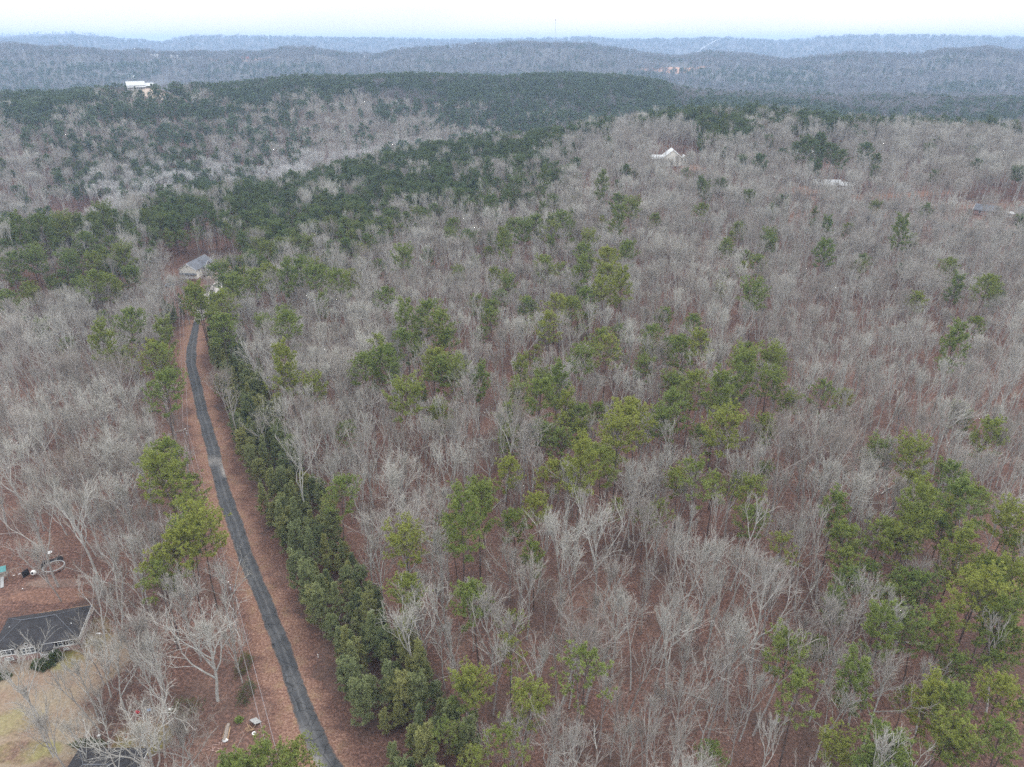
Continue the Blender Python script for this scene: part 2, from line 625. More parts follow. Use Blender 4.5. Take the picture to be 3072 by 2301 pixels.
def strip(name, LR, z, mat, wob, nx=9, dust=None, seed=1):
    r = np.random.default_rng(seed)
    P = resample(LR, 0.5)
    n = len(P)
    wl = np.convolve(r.normal(0, 1, n + 4), np.ones(5) / 5, 'valid') * wob + np.convolve(r.normal(0, 1, n + 20), np.ones(21) / 5, 'valid') * wob
    wr = np.convolve(r.normal(0, 1, n + 4), np.ones(5) / 5, 'valid') * wob + np.convolve(r.normal(0, 1, n + 20), np.ones(21) / 5, 'valid') * wob
    L, Rr = P[:, :2], P[:, 2:]
    u = (Rr - L) / np.linalg.norm(Rr - L, axis=1, keepdims=True)
    L = L + u * wl[:, None]
    Rr = Rr + u * wr[:, None]
    t = np.linspace(0, 1, nx)
    V = L[:, None, :] * (1 - t)[None, :, None] + Rr[:, None, :] * t[None, :, None]
    Z = terr(V[..., 0], V[..., 1]) + z
    if name == 'road': Z = Z + 0.05 * (1 - (2 * t - 1) ** 2)[None, :]
    V = np.concatenate([V, Z[..., None]], -1).reshape(-1, 3)
    i, j = np.meshgrid(np.arange(n - 1), np.arange(nx - 1), indexing='ij')
    F = np.stack([i * nx + j, i * nx + j + 1, (i + 1) * nx + j + 1, (i + 1) * nx + j], -1).reshape(-1, 4)
    me = mesh_np(name, V, F, mat, True)
    a = me.attributes.new('across', 'FLOAT', 'POINT')
    a.data.foreach_set('value', np.tile(t, n).astype(np.float32))
    if dust is not None:
        a = me.attributes.new('dust', 'FLOAT', 'POINT')
        a.data.foreach_set('value', dust(V, np.tile(t, n)).astype(np.float32))
    return tag(link(name, me), kind='structure')


def widen(LR, l, r):
    L, Rr = LR[:, :2], LR[:, 2:]
    u = (Rr - L) / np.linalg.norm(Rr - L, axis=1, keepdims=True)
    return np.concatenate([L - u * l, Rr + u * r], 1)


def dustf(V, t):
    px, py, _ = project(V)
    a = np.exp(-((py * K - 1385) / 14) ** 2) * 0.7
    cx = 655 + (py * K - 1385) * 0.3
    b = np.exp(-((px * K - cx - 7) / 7) ** 2) * ((py * K > 1380) & (py * K < 1432)) * 1.2
    c = np.clip((py * K - 2150) / 120, 0, 1) * np.clip(0.55 - t, 0, 1) * 1.6
    return np.clip(a + b + c, 0, 1)


strip('verge', widen(LRC, 4.6, 4.2), 0.02, M['verge'], 1.1, 15, seed=3)
strip('road', LRC, 0.05, M['asphalt'], 0.12, 9, dustf, seed=4)


# ------------------------------------------------------------------ trees
def bark_mat():
    t = NT('pale_bark')
    f = t.noise(1.1, 4, 0.6)
    c = t.ramp(f, [(0.3, (0.32, 0.315, 0.29)), (0.7, (0.56, 0.55, 0.51))])
    c = t.mix(t.ramp(t.rand(), [(0, (0, 0, 0)), (1, (0.6, 0.6, 0.6))]), c, (0.26, 0.21, 0.19))
    return t.out(c)


def twig_mat():
    t = NT('bare_twigs')
    f = t.noise(0.5, 3, 0.6)
    g = t.noise(0.009, 3, 0.6)
    a = t.ramp(t.rand(), [(0.0, (0.62, 0.60, 0.54)), (0.35, (0.52, 0.50, 0.45)), (0.55, (0.46, 0.415, 0.375)), (0.8, (0.36, 0.34, 0.30)), (1.0, (0.27, 0.215, 0.18))])
    c = t.mix(t.ramp(g, [(0.4, (0, 0, 0)), (0.6, (0.5, 0.5, 0.5))]), a, (0.335, 0.305, 0.285))
    c = t.mix(t.ramp(f, [(0.3, (0, 0, 0)), (0.7, (0.35, 0.35, 0.35))]), c, (0.22, 0.22, 0.17))
    # the pale barked trees that line the creek in the valley behind the near ridge
    ps = t.n('ShaderNodeSeparateXYZ')
    t.l(t.pos(), ps.inputs[0])
    rr = t.math('SQRT', t.math('ADD', t.math('MULTIPLY', ps.outputs[0], ps.outputs[0]), t.math('MULTIPLY', ps.outputs[1], ps.outputs[1])))
    az = t.math('DIVIDE', ps.outputs[0], ps.outputs[1])
    mid = t.math('ADD', 800, t.math('MULTIPLY', az, 260))
    m1 = t.math('SUBTRACT', 1.6, t.math('DIVIDE', t.math('ABSOLUTE', t.math('SUBTRACT', rr, mid)), 60), True)
    m2 = t.math('MULTIPLY', t.math('GREATER_THAN', az, -0.62), t.math('LESS_THAN', az, 0.05))
    c = t.mix(t.math('MULTIPLY', t.math('MULTIPLY', m1, m2), 0.75), c, (0.66, 0.65, 0.64))
    return t.out(c)


def pine_mat(name, lo, hi):
    t = NT(name)
    f = t.noise(0.9, 3, 0.7)
    c = t.ramp(f, [(0.32, lo), (0.68, hi)])
    c = t.mix(t.ramp(t.rand(), [(0.0, (0, 0, 0)), (0.5, (0.2, 0.2, 0.2)), (1.0, (0.65, 0.65, 0.65))]), c, tuple(x * y for x, y in zip(hi, (1.25, 1.05, 0.75))))
    # the dense stand on the ridge beyond the house is a darker, bluer wood than the scattered pines nearer by
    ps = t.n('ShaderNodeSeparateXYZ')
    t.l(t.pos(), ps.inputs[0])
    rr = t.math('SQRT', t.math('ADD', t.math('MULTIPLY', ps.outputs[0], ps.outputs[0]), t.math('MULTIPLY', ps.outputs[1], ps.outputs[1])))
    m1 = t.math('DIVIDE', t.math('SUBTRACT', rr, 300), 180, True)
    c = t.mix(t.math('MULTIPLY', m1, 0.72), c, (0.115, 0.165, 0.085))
    t.b.inputs['Roughness'].default_value = 0.6
    return t.out(c)


M['bark'] = bark_mat()
M['twig'] = twig_mat()
M['pinebark'] = plain('pine_bark', (0.12, 0.09, 0.078), 0.4, 2.5)
M['needle'] = pine_mat('pine_needles', (0.13, 0.185, 0.055), (0.31, 0.37, 0.11))
M['needle_young'] = pine_mat('young_pine_needles', (0.16, 0.20, 0.095), (0.33, 0.37, 0.18))
M['far_twig'] = plain('hazy_bare_branches', (0.215, 0.205, 0.20), 0.25, 0.02)
M['far_needle'] = plain('ridge_pine_needles', (0.14, 0.185, 0.10), 0.3, 0.05)
M['shrub'] = pine_mat('shrub_leaves', (0.06, 0.085, 0.035), (0.12, 0.15, 0.06))


def tubes(segs, k):
    """segs: (n, 8) p0, p1, r0, r1 -> verts, quads"""
    S = np.asarray(segs, float)
    p0, p1 = S[:, :3], S[:, 3:6]
    t = p1 - p0
    t /= np.linalg.norm(t, axis=1, keepdims=True) + 1e-9
    ref = np.where(np.abs(t[:, 2:3]) < 0.9, np.array([[0, 0, 1.0]]), np.array([[1.0, 0, 0]]))
    u = np.cross(t, ref)
    u /= np.linalg.norm(u, axis=1, keepdims=True) + 1e-9
    w = np.cross(t, u)
    a = 2 * np.pi * np.arange(k) / k
    ring = u[:, None, :] * np.cos(a)[None, :, None] + w[:, None, :] * np.sin(a)[None, :, None]
    V = np.concatenate([p0[:, None] + ring * S[:, 6, None, None], p1[:, None] + ring * S[:, 7, None, None]], 1)
    j = np.arange(k)
    f = np.stack([j, (j + 1) % k, k + (j + 1) % k, k + j], -1)
    F = np.arange(len(S))[:, None, None] * 2 * k + f[None]
    return V.reshape(-1, 3), F.reshape(-1, 4)


def merge_mesh(name, parts):
    """parts: list of (verts, faces(n,k), material index)"""
    V, L, S, MI, off, ls = [], [], [], [], 0, 0
    for v, f, m in parts:
        if len(v) == 0: continue
        V.append(v)
        L.append((f + off).ravel())
        k = f.shape[1]
        S.append(ls + np.arange(len(f)) * k)
        ls += len(f) * k
        MI.append(np.full(len(f), m))
        off += len(v)
    me = mesh_np(name, np.concatenate(V), None, None, False, np.concatenate(L), np.concatenate(S))
    me.polygons.foreach_set('material_index', np.concatenate(MI).astype(np.int32))
    me.update()
    return me


def rot_dir(r, d, ang):
    """a unit vector at angle ang from d, in a random plane"""
    d = d / np.linalg.norm(d)
    q = r.normal(size=3)
    q -= d * q.dot(d)
    q /= np.linalg.norm(q)
    return d * math.cos(ang) + q * math.sin(ang)


UP = np.array([0, 0, 1.0])


def bare_tree(seed, H=22.0, fork=0.45, spread=1.0, nlimb=9, dens=(5, 5, 3), lean=0.0, rt=0.24, twig=0.018, wiggle=0.16, droop=0.0):
    r = np.random.default_rng(seed)
    S = {0: [], 1: [], 2: [], 3: [], 4: []}

    def grow(p, d, L, rad, lev):
        n = (7, 5, 4, 3, 2)[lev]
        pts, rs = [p], [rad]
        dd = d
        tip = (0.35, 0.3, 0.35, 0.4, 0.3)[lev]
        for i in range(n):
            dd = dd + r.normal(0, wiggle * (0.35 if lev == 0 else 1), 3) + UP * ((0.10, 0.13, 0.11, 0.08, 0.0)[lev] - droop * (lev > 1))
            dd = dd / np.linalg.norm(dd)
            pts.append(pts[-1] + dd * L / n)
            rs.append(rad * (1 - (1 - tip) * (i + 1) / n))
        for i in range(n):
            S[lev].append((*pts[i], *pts[i + 1], rs[i], rs[i + 1]))
        return pts, rs

    def along(pts, rs, f):
        q = f * (len(pts) - 1)
        i = min(int(q), len(pts) - 2)
        a = q - i
        return pts[i] * (1 - a) + pts[i + 1] * a, rs[i] * (1 - a) + rs[i + 1] * a, pts[i + 1] - pts[i]

    def kids(pts, rs, L, lev):
        if lev > 3: return
        n = dens[lev - 1]
        for q in range(n):
            f = 0.25 + 0.75 * (q + r.uniform(0.2, 1.0)) / n
            p, rad, d = along(pts, rs, min(f, 1))
            nd = rot_dir(r, d, R(r.uniform(24, 52)) * min(spread, 1.25)) + UP * 0.15
            nl = L * r.uniform(0.42, 0.68) * (1.15 - 0.5 * f)
            nr = max(rad * 0.62, (0.055, 0.05, twig * 1.8, twig)[lev])
            a, b = grow(p, nd, nl, nr, lev + 1)
            kids(a, b, nl, lev + 1)

    th = H * r.uniform(0.86, 0.95)
    pts, rs = grow(np.zeros(3), np.array([lean, 0, 1.0]), th, rt, 0)
    for q in range(nlimb):
        f = fork + (0.98 - fork) * (q / nlimb) ** 0.85 + r.uniform(-0.02, 0.02)
        p, rad, d = along(pts, rs, min(f, 0.99))
        L = H * (1 - f) * 0.9 * spread ** 0.5 + H * 0.10 * spread
        az = q * 2.4 + r.uniform(-0.5, 0.5)
        tilt = R(r.uniform(20, 40)) * spread
        nd = np.array([math.cos(az) * math.sin(tilt), math.sin(az) * math.sin(tilt), math.cos(tilt)])
        a, b = grow(p, nd, L, max(rad * 0.75, 0.10), 1)
        kids(a, b, L, 1)
    kids(pts[-3:], rs[-3:], H * 0.28, 1)
    return S


def bare_meshes(name, S):
    tv, tf = tubes(S[0] + S[1], 6)
    tr = mesh_np(name + '_trunk', tv, tf, M['bark'])
    parts = [(*tubes(S[2], 4), 0), (*tubes(S[3], 3), 1), (*tubes(S[4], 3), 1)]
    cr = merge_mesh(name + '_crown', parts)
    cr.materials.append(M['bark'])
    cr.materials.append(M['twig'])
    allp = [(tv, tf, 0)] + parts
    both = merge_mesh(name + '_whole', allp)
    both.materials.append(M['bark'])
    both.materials.append(M['twig'])
    P = np.concatenate([p[0] for p in parts])
    return tr, cr, both, dict(h=float(P[:, 2].max()), w=float(np.percentile(np.abs(P[:, :2]), 96) * 2), cz=float(np.percentile(P[:, 2], 55)))


def blades(r, P, D, n, length, width):
    """n needles-bunch triangles at each point of P pointing about D"""
    m = len(P) * n
    C = np.repeat(P, n, 0)
    d = np.repeat(D, n, 0) * 0.9 + r.normal(0, 0.62, (m, 3)) + UP * 0.25
    d /= np.linalg.norm(d, axis=1, keepdims=True)
    L = length * r.uniform(0.7, 1.25, (m, 1))
    q = np.cross(d, r.normal(size=(m, 3)))
    q /= np.linalg.norm(q, axis=1, keepdims=True) + 1e-9
    a = C + q * width * 0.5
    b = C - q * width * 0.5
    t = C + d * L
    V = np.stack([a, b, t], 1).reshape(-1, 3)
    return V, np.arange(m * 3).reshape(-1, 3)


def pine(seed, H=23.0, base=0.56, rad=4.6, shape='round', nl1=28, nl2=12, tuft=22, fill=1.0, lean=0.0, mat=None, blade=(0.36, 0.075)):
    r = np.random.default_rng(seed)
    S0, S1, S2, P, D = [], [], [], [], []
    p = np.zeros(3)
    d = np.array([lean, 0, 1.0])
    pts = [p]
    n = 8
    for i in range(n):
        d = d + r.normal(0, 0.025, 3)
        d[2] = 1
        p = p + d / np.linalg.norm(d) * H * 0.97 / n
        pts.append(p)
    rt = H * 0.0085
    rs = [rt * (1 - 0.8 * i / n) for i in range(n + 1)]
    for i in range(n): S0.append((*pts[i], *pts[i + 1], rs[i], rs[i + 1]))
    for q in range(nl1):
        f = base + (1.0 - base) * ((q + r.uniform(0, 0.8)) / nl1) ** 0.8
        f = min(f, 0.985)
        g = (f - base) / (1 - base)
        if shape == 'round': Lr = rad * math.sqrt(max(1 - (1.9 * g - 0.85) ** 2, 0.12)) * (0.95 if g > 0.5 else 1)
        elif shape == 'flat': Lr = rad * (0.65 + 0.45 * g if g < 0.8 else 0.75)
        elif shape == 'cone': Lr = rad * (1.02 - 0.88 * g)
        else: Lr = rad * (0.75 + 0.25 * math.sin(g * 3.0))
        Lr *= r.uniform(0.72, 1.12)
        k = min(int(f * n), n - 1)
        a = f * n - k
        s = pts[k] * (1 - a) + pts[k + 1] * a
        az = q * 2.4 + r.uniform(-0.4, 0.4)
        el = R(r.uniform(2, 30) + 35 * g)
        dd = np.array([math.cos(az) * math.cos(el), math.sin(az) * math.cos(el), math.sin(el)])
        b = [s]
        for i in range(4):
            dd = dd + UP * 0.07 + r.normal(0, 0.07, 3)
            dd /= np.linalg.norm(dd)
            b.append(b[-1] + dd * Lr / 4)
            S1.append((*b[-2], *b[-1], 0.06 * (1 - i / 5), 0.06 * (1 - (i + 1) / 5)))
        m = int(nl2 * (0.6 + 0.5 * Lr / rad))
        for j in range(m):
            t = 0.3 + 0.7 * (j + r.uniform(0.3, 1)) / m
            i = min(int(t * 4), 3)
            c = b[i] + (b[i + 1] - b[i]) * (t * 4 - i)
            nd = rot_dir(r, b[i + 1] - b[i], R(r.uniform(25, 65)))
            nd[2] = abs(nd[2]) * 0.6 + 0.15
            nd /= np.linalg.norm(nd)
            l2 = Lr * r.uniform(0.16, 0.34)
            e = c + nd * l2
            S2.append((*c, *e, 0.025, 0.012))
            if r.uniform() < fill:
                for w in (0.5, 0.85, 1.0, 1.08):
                    P.append(c + nd * l2 * w + r.normal(0, 0.13, 3))
                    D.append(nd * 0.6 + UP * 0.6)
        P.append(b[-1])
        D.append(dd)
    P.append(pts[-1])
    D.append(UP)
    P, D = np.array(P), np.array(D)
    tv, tf = tubes(S0, 7)
    v1, f1 = tubes(S1, 3)
    v2, f2 = tubes(S2, 3)
    nv, nf = blades(r, P, D, tuft, *blade)
    mat = mat or M['needle']
    nm = 'pine_%d' % seed
    tr = mesh_np(nm + '_trunk', tv, tf, M['pinebark'])
    cparts = [(v1, f1, 0), (v2, f2, 0), (nv, nf, 1)]
    cr = merge_mesh(nm + '_crown', cparts)
    both = merge_mesh(nm + '_whole', [(tv, tf, 0)] + cparts)
    for me in (cr, both):
        me.materials.append(M['pinebark'])
        me.materials.append(mat)
    return tr, cr, both, dict(h=float(nv[:, 2].max()), w=float(np.percentile(np.abs(nv[:, :2]), 95) * 2), cz=float(np.percentile(nv[:, 2], 55)))


BARE = []
for k, kw in enumerate([
    dict(H=22, fork=0.36, spread=0.75, nlimb=9), dict(H=24, fork=0.42, spread=0.6, nlimb=9), dict(H=20, fork=0.32, spread=1.0, nlimb=9),
    dict(H=23, fork=0.40, spread=0.85, nlimb=9), dict(H=19, fork=0.28, spread=0.7, nlimb=9, rt=0.17), dict(H=20, fork=0.34, spread=1.15, nlimb=11, dens=(6, 5, 4), wiggle=0.17),
    dict(H=22, fork=0.45, spread=0.5, nlimb=7, rt=0.19, dens=(4, 4, 3)), dict(H=19, fork=0.32, spread=1.25, nlimb=12, dens=(6, 5, 4), wiggle=0.18, rt=0.32),
    dict(H=23, fork=0.5, spread=0.65, nlimb=6, dens=(4, 4, 3), lean=0.12, rt=0.22), dict(H=17, fork=0.25, spread=0.55, nlimb=8, dens=(4, 3, 3), rt=0.12),
]):
    BARE.append(bare_meshes('bare_%d' % k, bare_tree(100 + k, **kw)))
PINE = [pine(1, H=21), pine(2, H=22, rad=5.2, base=0.56), pine(3, H=20, rad=5.4, shape='flat', base=0.66), pine(4, H=23, rad=3.6, base=0.5, shape='other'),
        pine(5, H=21, rad=4.8, base=0.56, fill=0.5, nl1=22), pine(6, H=19, rad=4.6, base=0.48)]
YOUNG = [pine(20 + k, H=h, base=0.12, rad=rd, shape=sh, nl1=36, nl2=9, tuft=15, mat=M['needle_young'], blade=(0.33, 0.075))
         for k, (h, rd, sh) in enumerate([(11.5, 2.5, 'cone'), (9.5, 2.0, 'other'), (13, 2.4, 'cone'), (8, 2.0, 'cone'), (12, 2.1, 'other'), (9, 2.3, 'round')])]


# light versions for woods more than half a kilometre away
def far_bare(seed, near=False):
    S = bare_tree(seed, H=20, fork=0.35, spread=0.95, nlimb=8, dens=(5, 3, 1), twig=0.05)
    parts = [(*tubes(S[0], 4), 0), (*tubes([(*s[:6], s[6] + 0.02, s[7] + 0.02) for s in S[1]], 3), 0), (*tubes([(*s[:6], s[6] + .01, s[7] + 0.02) for s in S[2]], 3), 1),
             (*tubes([(*s[:6], 0.055, 0.03) for s in S[3]], 3), 1)]
    me = merge_mesh('far_bare_%d' % seed, parts)
    me.materials.append(M['twig'] if near else M['far_twig'])
    me.materials.append(M['twig'] if near else M['far_twig'])
    return me


def far_pine(seed, **kw):
    return pine(seed, nl1=16, nl2=5, tuft=6, blade=(0.95, 0.34), mat=M['far_needle'], **kw)[2]


FARB = [far_bare(200 + k) for k in range(5)] + [far_bare(210 + k, True) for k in range(4)]
FARP = [far_pine(60), far_pine(61, rad=4.8), far_pine(62, shape='flat', rad=4.6), far_pine(63, shape='cone', base=0.3, rad=3.6)]


# ------------------------------------------------------------------ where the trees stand
# pine crowns read off the photograph: crown centre and width in the 2212 px view
PINES = """362 1010 100;430 1040 50;425 1130 95;365 1190 90;340 1240 70;592 1632 105;640 1655 85;505 1665 70;345 835 75;340 765 62;213 735 75;267 690 80
187 605 95;143 560 85;20 570 80;73 557 80;20 650 60;244 607 60;207 562 60;260 550 60;47 490 70;90 487 60;123 480 60;210 457 60;187 517 60;400 640 72;430 645 40
370 713 35;367 760 38;375 800 34;327 757 55;480 653 55;475 700 50;510 612 60;545 602 60;580 592 60;615 590 60;650 577 70;690 590 85;740 600 50;610 690 88;622 780 45;610 815 50;687 826 50
1047 399 42;1102 396 45;1123 371 50;1113 350 35;1053 361 30;1203 361 40;1172 382 45;1057 434 45;1001 420 40;1297 392 28;1120 493 66;1151 483 58;1189 493 66;1224 472 58;1095 517 50
1356 445 40;1332 465 34;1336 434 30;1298 441 20;1026 511 25;860 549 55;824 636 40;765 591 35;988 587 30;1064 594 35;1106 608 35;1183 573 58;1214 584 36
1280 510 36;1269 542 54;1252 584 58;1342 538 50;1311 552 50;1307 587 54;1342 612 62;1307 619 46;1273 643 45;1197 656 55;1138 663 40;1187 693 50;1238 656 45
876 684 55;918 674 60;887 732 64;946 698 60;952 732 50;817 746 55;779 781 60;831 777 60;932 774 50;987 788 58;960 792 50;813 821 32;863 850 80
1252 774 60;1200 823 42;1162 840 58;1300 730 45;1338 719 36;1750 316 56;1798 326 52;1711 319 40;1777 298 40;1875 319 34;1649 347 50;1948 494 34;1789 539 40;1642 563 34
1635 623 58;2060 738 58;2128 609 50;1510 735 68;1670 763 58;1614 780 62;1656 815 60;1495 832 62;1555 835 50;1580 860 52;1777 845 52;1819 848 40;1951 577 20
1310 746 52;1487 751 60;1568 862 54;1601 793 60;1380 890 82;1466 874 64;1437 910 62;1247 890 45;1335 934 84;1307 991 72;1557 923 98;1210 949 52;1184 1020 60;1250 1002 66
1508 1022 74;1544 1043 55;1617 1057 62;1615 1111 60;1646 1015 38;1114 1116 62;1701 871 45;1907 973 55;1878 991 40;1988 981 72;2121 934 68;2085 890 46;2069 1025 64
1998 1090 72;1972 1112 58;2090 1088 92;2173 1111 80;1837 1150 76;1942 1165 76;2053 1145 60;1694 1176 55;1835 1212 58;1885 1243 58;1987 1267 70;2105 1282 102;2132 1208 70;2066 1188 60
1913 1360 62;1995 1360 80;1717 1411 92;1776 1384 48;1725 1490 84;2066 1493 88;2034 1570 88;1897 1590 104;1875 1645 90;2140 1431 60;2171 1478 80;2192 1384 60;2073 1625 80;2175 1595 72;2197 1259 60
1044 1055 58;995 1122 74;1034 1078 55;1155 1192 40;1030 1286 74;1104 1341 52;1104 1400 58;1030 1458 78;1000 1509 68;1128 1505 88;1261 1435 98;1092 1595 78;1026 1640 66;1551 1634 60;960 1570 55
878 1150 84;983 1135 60;2210 1180 60;395 1105 70;345 1222 70;395 1165 80;345 985 70;385 1035 70;1735 326 44;1765 332 44;1788 322 44;1815 337 44;1770 305 44;1742 306 44;1520 262 36;1560 268 40;1600 272 40;1590 290 36;1540 284 36;2205 1530 60;1960 1500 40;1810 1300 40;2150 1330 60"""
PINES = np.array([[float(q) for q in s.split()] for s in PINES.replace('\n', ';').split(';')])
SPARSE = {(1104, 1341), (1104, 1400), (1261, 1435), (1725, 1490), (1694, 1176), (960, 1570), (1092, 1595), (1026, 1640), (430, 1040)}

# striking leafless trees: crown centre, crown width, variant
BAREX = """430 1355 150 7;395 1275 80 0;310 1330 110 5;292 1405 90 3;1300 1110 110 3;1222 1130 90 1;1100 1170 120 2;1275 1360 150 7;1420 1150 60 4;1490 1190 110 3;1540 1165 80 1
1665 1255 110 1;1590 1330 70 4;880 1120 150 7;860 1030 100 5;1480 1400 90 2;1530 1500 90 3;1430 1500 80 0;1350 1560 70 4;1240 1610 80 2;1560 1420 70 6;660 880 90 1;545 755 90 2;1130 1560 50 4
1800 930 130 5;1700 920 110 3;1850 1030 120 5;1740 1000 90 2;1320 960 90 2;1380 1020 110 7;1590 1000 80 0;1640 960 80 3;1980 1000 60 1;2080 780 70 1;2120 820 80 3;1700 1120 90 2;1960 1320 60 4;1870 1440 120 7
1800 1280 80 3;60 900 90 3;130 850 100 2;200 830 90 5;270 900 90 2;60 1080 110 3;150 1060 100 1;250 1080 100 2;330 920 90 5;290 980 80 0;90 1180 90 5;220 1180 90 3;280 1150 90 2
150 780 90 5;30 760 90 2;250 780 80 3;310 690 90 2;50 700 80 5;120 690 80 0;700 910 90 5;640 960 80 0;720 980 90 2;560 900 80 2;600 880 70 3;790 930 90 3;960 980 90 3;1060 950 90 2
30 1420 100 3;100 1555 100 5;160 1560 80 4;60 1500 60 1;200 1500 70 4;370 1600 70 2;300 1520 60 4;1000 900 80 3;1090 890 80 1;1150 930 80 5"""
BAREX = np.array([[float(q) for q in s.split()] for s in BAREX.replace('\n', ';').split(';')])


def place_by_crown(px, py, w, info, lo=0.72, hi=1.3):
    """trunk positions and sizes of trees whose crowns are seen at px, py with width w (all arrays)"""
    cz = np.array([q['cz'] for q in info])
    iw = np.array([q['w'] for q in info])
    s = np.ones(len(px))
    lo = np.broadcast_to(lo, s.shape)
    for _ in range(3):
        q = hit(px, py, cz * s)
        depth = project(q + np.stack([0 * s, 0 * s, cz * s], -1))[2]
        s = np.clip(w * K / FPX * depth / iw, lo, hi)
    return q, s


# pine share over the 2212 px view: polygons (first that holds the point wins)
PROB = [
    (0.0, [(-100, 1150), (560, 1150), (560, 1800), (-100, 1800)]),
    (0.32, [(1790, 1060), (2212, 1030), (2240, 1760), (1850, 1760), (1780, 1400)]),
    (0.15, [(1050, 640), (1700, 700), (1750, 1100), (1200, 1180), (960, 1060), (800, 760)]),
    (0.82, [(180, 500), (330, 445), (370, 405), (480, 374), (600, 398), (700, 372), (850, 328), (1000, 302), (1180, 280), (1300, 255), (1300, 275), (1215, 300), (1180, 345),
            (1080, 360), (1040, 405), (960, 425), (900, 440), (860, 465), (760, 480), (720, 500), (680, 520), (600, 555), (560, 590), (500, 620), (480, 640),
            (460, 600), (520, 560), (440, 500), (400, 530), (350, 520), (250, 530)]),
    (0.45, [(640, 520), (1050, 400), (1200, 350), (1220, 400), (1000, 470), (850, 510), (760, 560), (700, 600), (640, 600)]),
    (0.55, [(0, 540), (230, 535), (300, 560), (300, 620), (150, 640), (0, 650)]),
    (0.7, [(0, 470), (150, 455), (230, 440), (250, 470), (180, 520), (0, 535)]),
    (0.82, [(0, 215), (400, 198), (700, 165), (860, 165), (860, 195), (740, 215), (640, 235), (560, 230), (480, 250), (350, 270), (200, 260), (0, 262)]),
    (0.9, [(850, 165), (1430, 160), (1470, 232), (1240, 290), (1080, 290), (940, 275), (950, 230), (900, 210), (860, 195)]),
    (0.55, [(0, 262), (350, 270), (480, 250), (640, 238), (650, 270), (560, 300), (380, 330), (200, 330), (0, 310)]),
    (0.55, [(800, 235), (930, 225), (940, 260), (820, 270)]),
    (0.40, [(60, 330), (400, 330), (640, 280), (700, 310), (560, 370), (350, 410), (100, 420)]),
    (0.9, [(1370, 225), (1600, 215), (1800, 235), (1900, 255), (1900, 275), (1750, 275), (1600, 262), (1400, 262)]),
    (0.8, [(1510, 240), (1640, 240), (1640, 300), (1510, 310)]),
    (0.5, [(1860, 245), (2212, 235), (2212, 280), (1900, 275)]),
    (0.5, [(2040, 225), (2212, 218), (2212, 240), (2040, 240)]),
    (0.75, [(1450, 150), (1760, 150), (1760, 178), (1640, 185), (1500, 172)]),
    (0.6, [(1620, 175), (1780, 180), (1780, 215), (1640, 205)]),
    (0.5, [(2000, 188), (2212, 178), (2212, 208), (2050, 215)]),
    (0.7, [(0, 140), (350, 140), (350, 195), (0, 212)]),
    (0.75, [(450, 140), (700, 140), (700, 160), (450, 170)]),
    (0.035, [(1250, 264), (2212, 280), (2212, 620), (1250, 620)]),
    (0.16, [(0, 100), (2212, 100), (2212, 300), (0, 300)]),
    (0.12, [(0, 100), (1250, 100), (1250, 560), (0, 560)]),
]
OPEN = [  # treeless ground seen in the photograph
    [(-300, 1165), (165, 1165), (220, 1290), (215, 1400), (190, 1500), (200, 1580), (330, 1600), (330, 1800), (-300, 1800)],
    [(440, 1535), (640, 1535), (640, 1800), (440, 1800)],
    [(368, 620), (392, 572), (470, 560), (520, 572), (530, 600), (475, 640), (455, 700), (400, 700)],
    [(120, 470), (225, 465), (240, 486), (200, 512), (125, 512)],
    [(1405, 340), (1495, 340), (1515, 362), (1500, 372), (1405, 366)],
    [(1750, 402), (1850, 403), (1850, 412), (1750, 412)],
    [(1920, 405), (1985, 408), (1985, 432), (1920, 430)],
    [(2080, 440), (2212, 440), (2212, 482), (2080, 475)],
    [(262, 184), (385, 184), (385, 206), (262, 212)],
    [(1432, 144), (1484, 144), (1486, 157), (1432, 157)],
    [(1690, 330), (1830, 330), (1830, 350), (1690, 350)],
]
THIN = [  # few trees, so that what stands behind shows through
    [(1400, 362), (1510, 362), (1520, 400), (1400, 400)],
    [(1680, 440), (1900, 440), (2120, 485), (2212, 492), (2212, 520), (2090, 520), (1900, 478), (1680, 470)],
    [(1690, 348), (1830, 348), (1830, 365), (1690, 365)],
]
CLEAR_PTS = [(1010 * math.sin(KNOLLS[0][0]), 1010 * math.cos(KNOLLS[0][0]), 46), (530 * math.sin(KNOLLS[1][0]), 530 * math.cos(KNOLLS[1][0]), 16), (508 * math.sin(KNOLLS[1][0]), 508 * math.cos(KNOLLS[1][0]), 9), (-98, 112, 12.5), (-70, 79, 9), (-168, 367, 14), (-161, 352, 8), (-178, 352, 6), (-111, 135, 5.5), (-120, 133, 5)]   # (x, y, radius) kept free round buildings and things


for q in hit(np.array([1785., 1950, 2125, 2200, 2178, 1738]), np.array([412., 415, 466, 474, 472, 348])):
    dq = math.hypot(q[0], q[1])
    CLEAR_PTS.append((q[0] * (1 + 4 / dq), q[1] * (1 + 4 / dq), 8.5))
    if q[0] / q[1] > 0.42: CLEAR_PTS.append((q[0] * (1 - 9 / dq), q[1] * (1 - 9 / dq), 5.5))


q = hit(np.array([168.]), np.array([490.]))[0]
dq = math.hypot(q[0], q[1])
CLEAR_PTS += [(q[0], q[1], 20), (q[0] * (1 - 28 / dq), q[1] * (1 - 28 / dq), 15)]


def pine_prob(px, py):
    p = np.full(px.shape, 0.015)
    done = np.zeros(px.shape, bool)
    for pr, poly in PROB:
        m = inpoly(px, py, poly) & ~done
        p[m] = pr
        done |= m
    return p


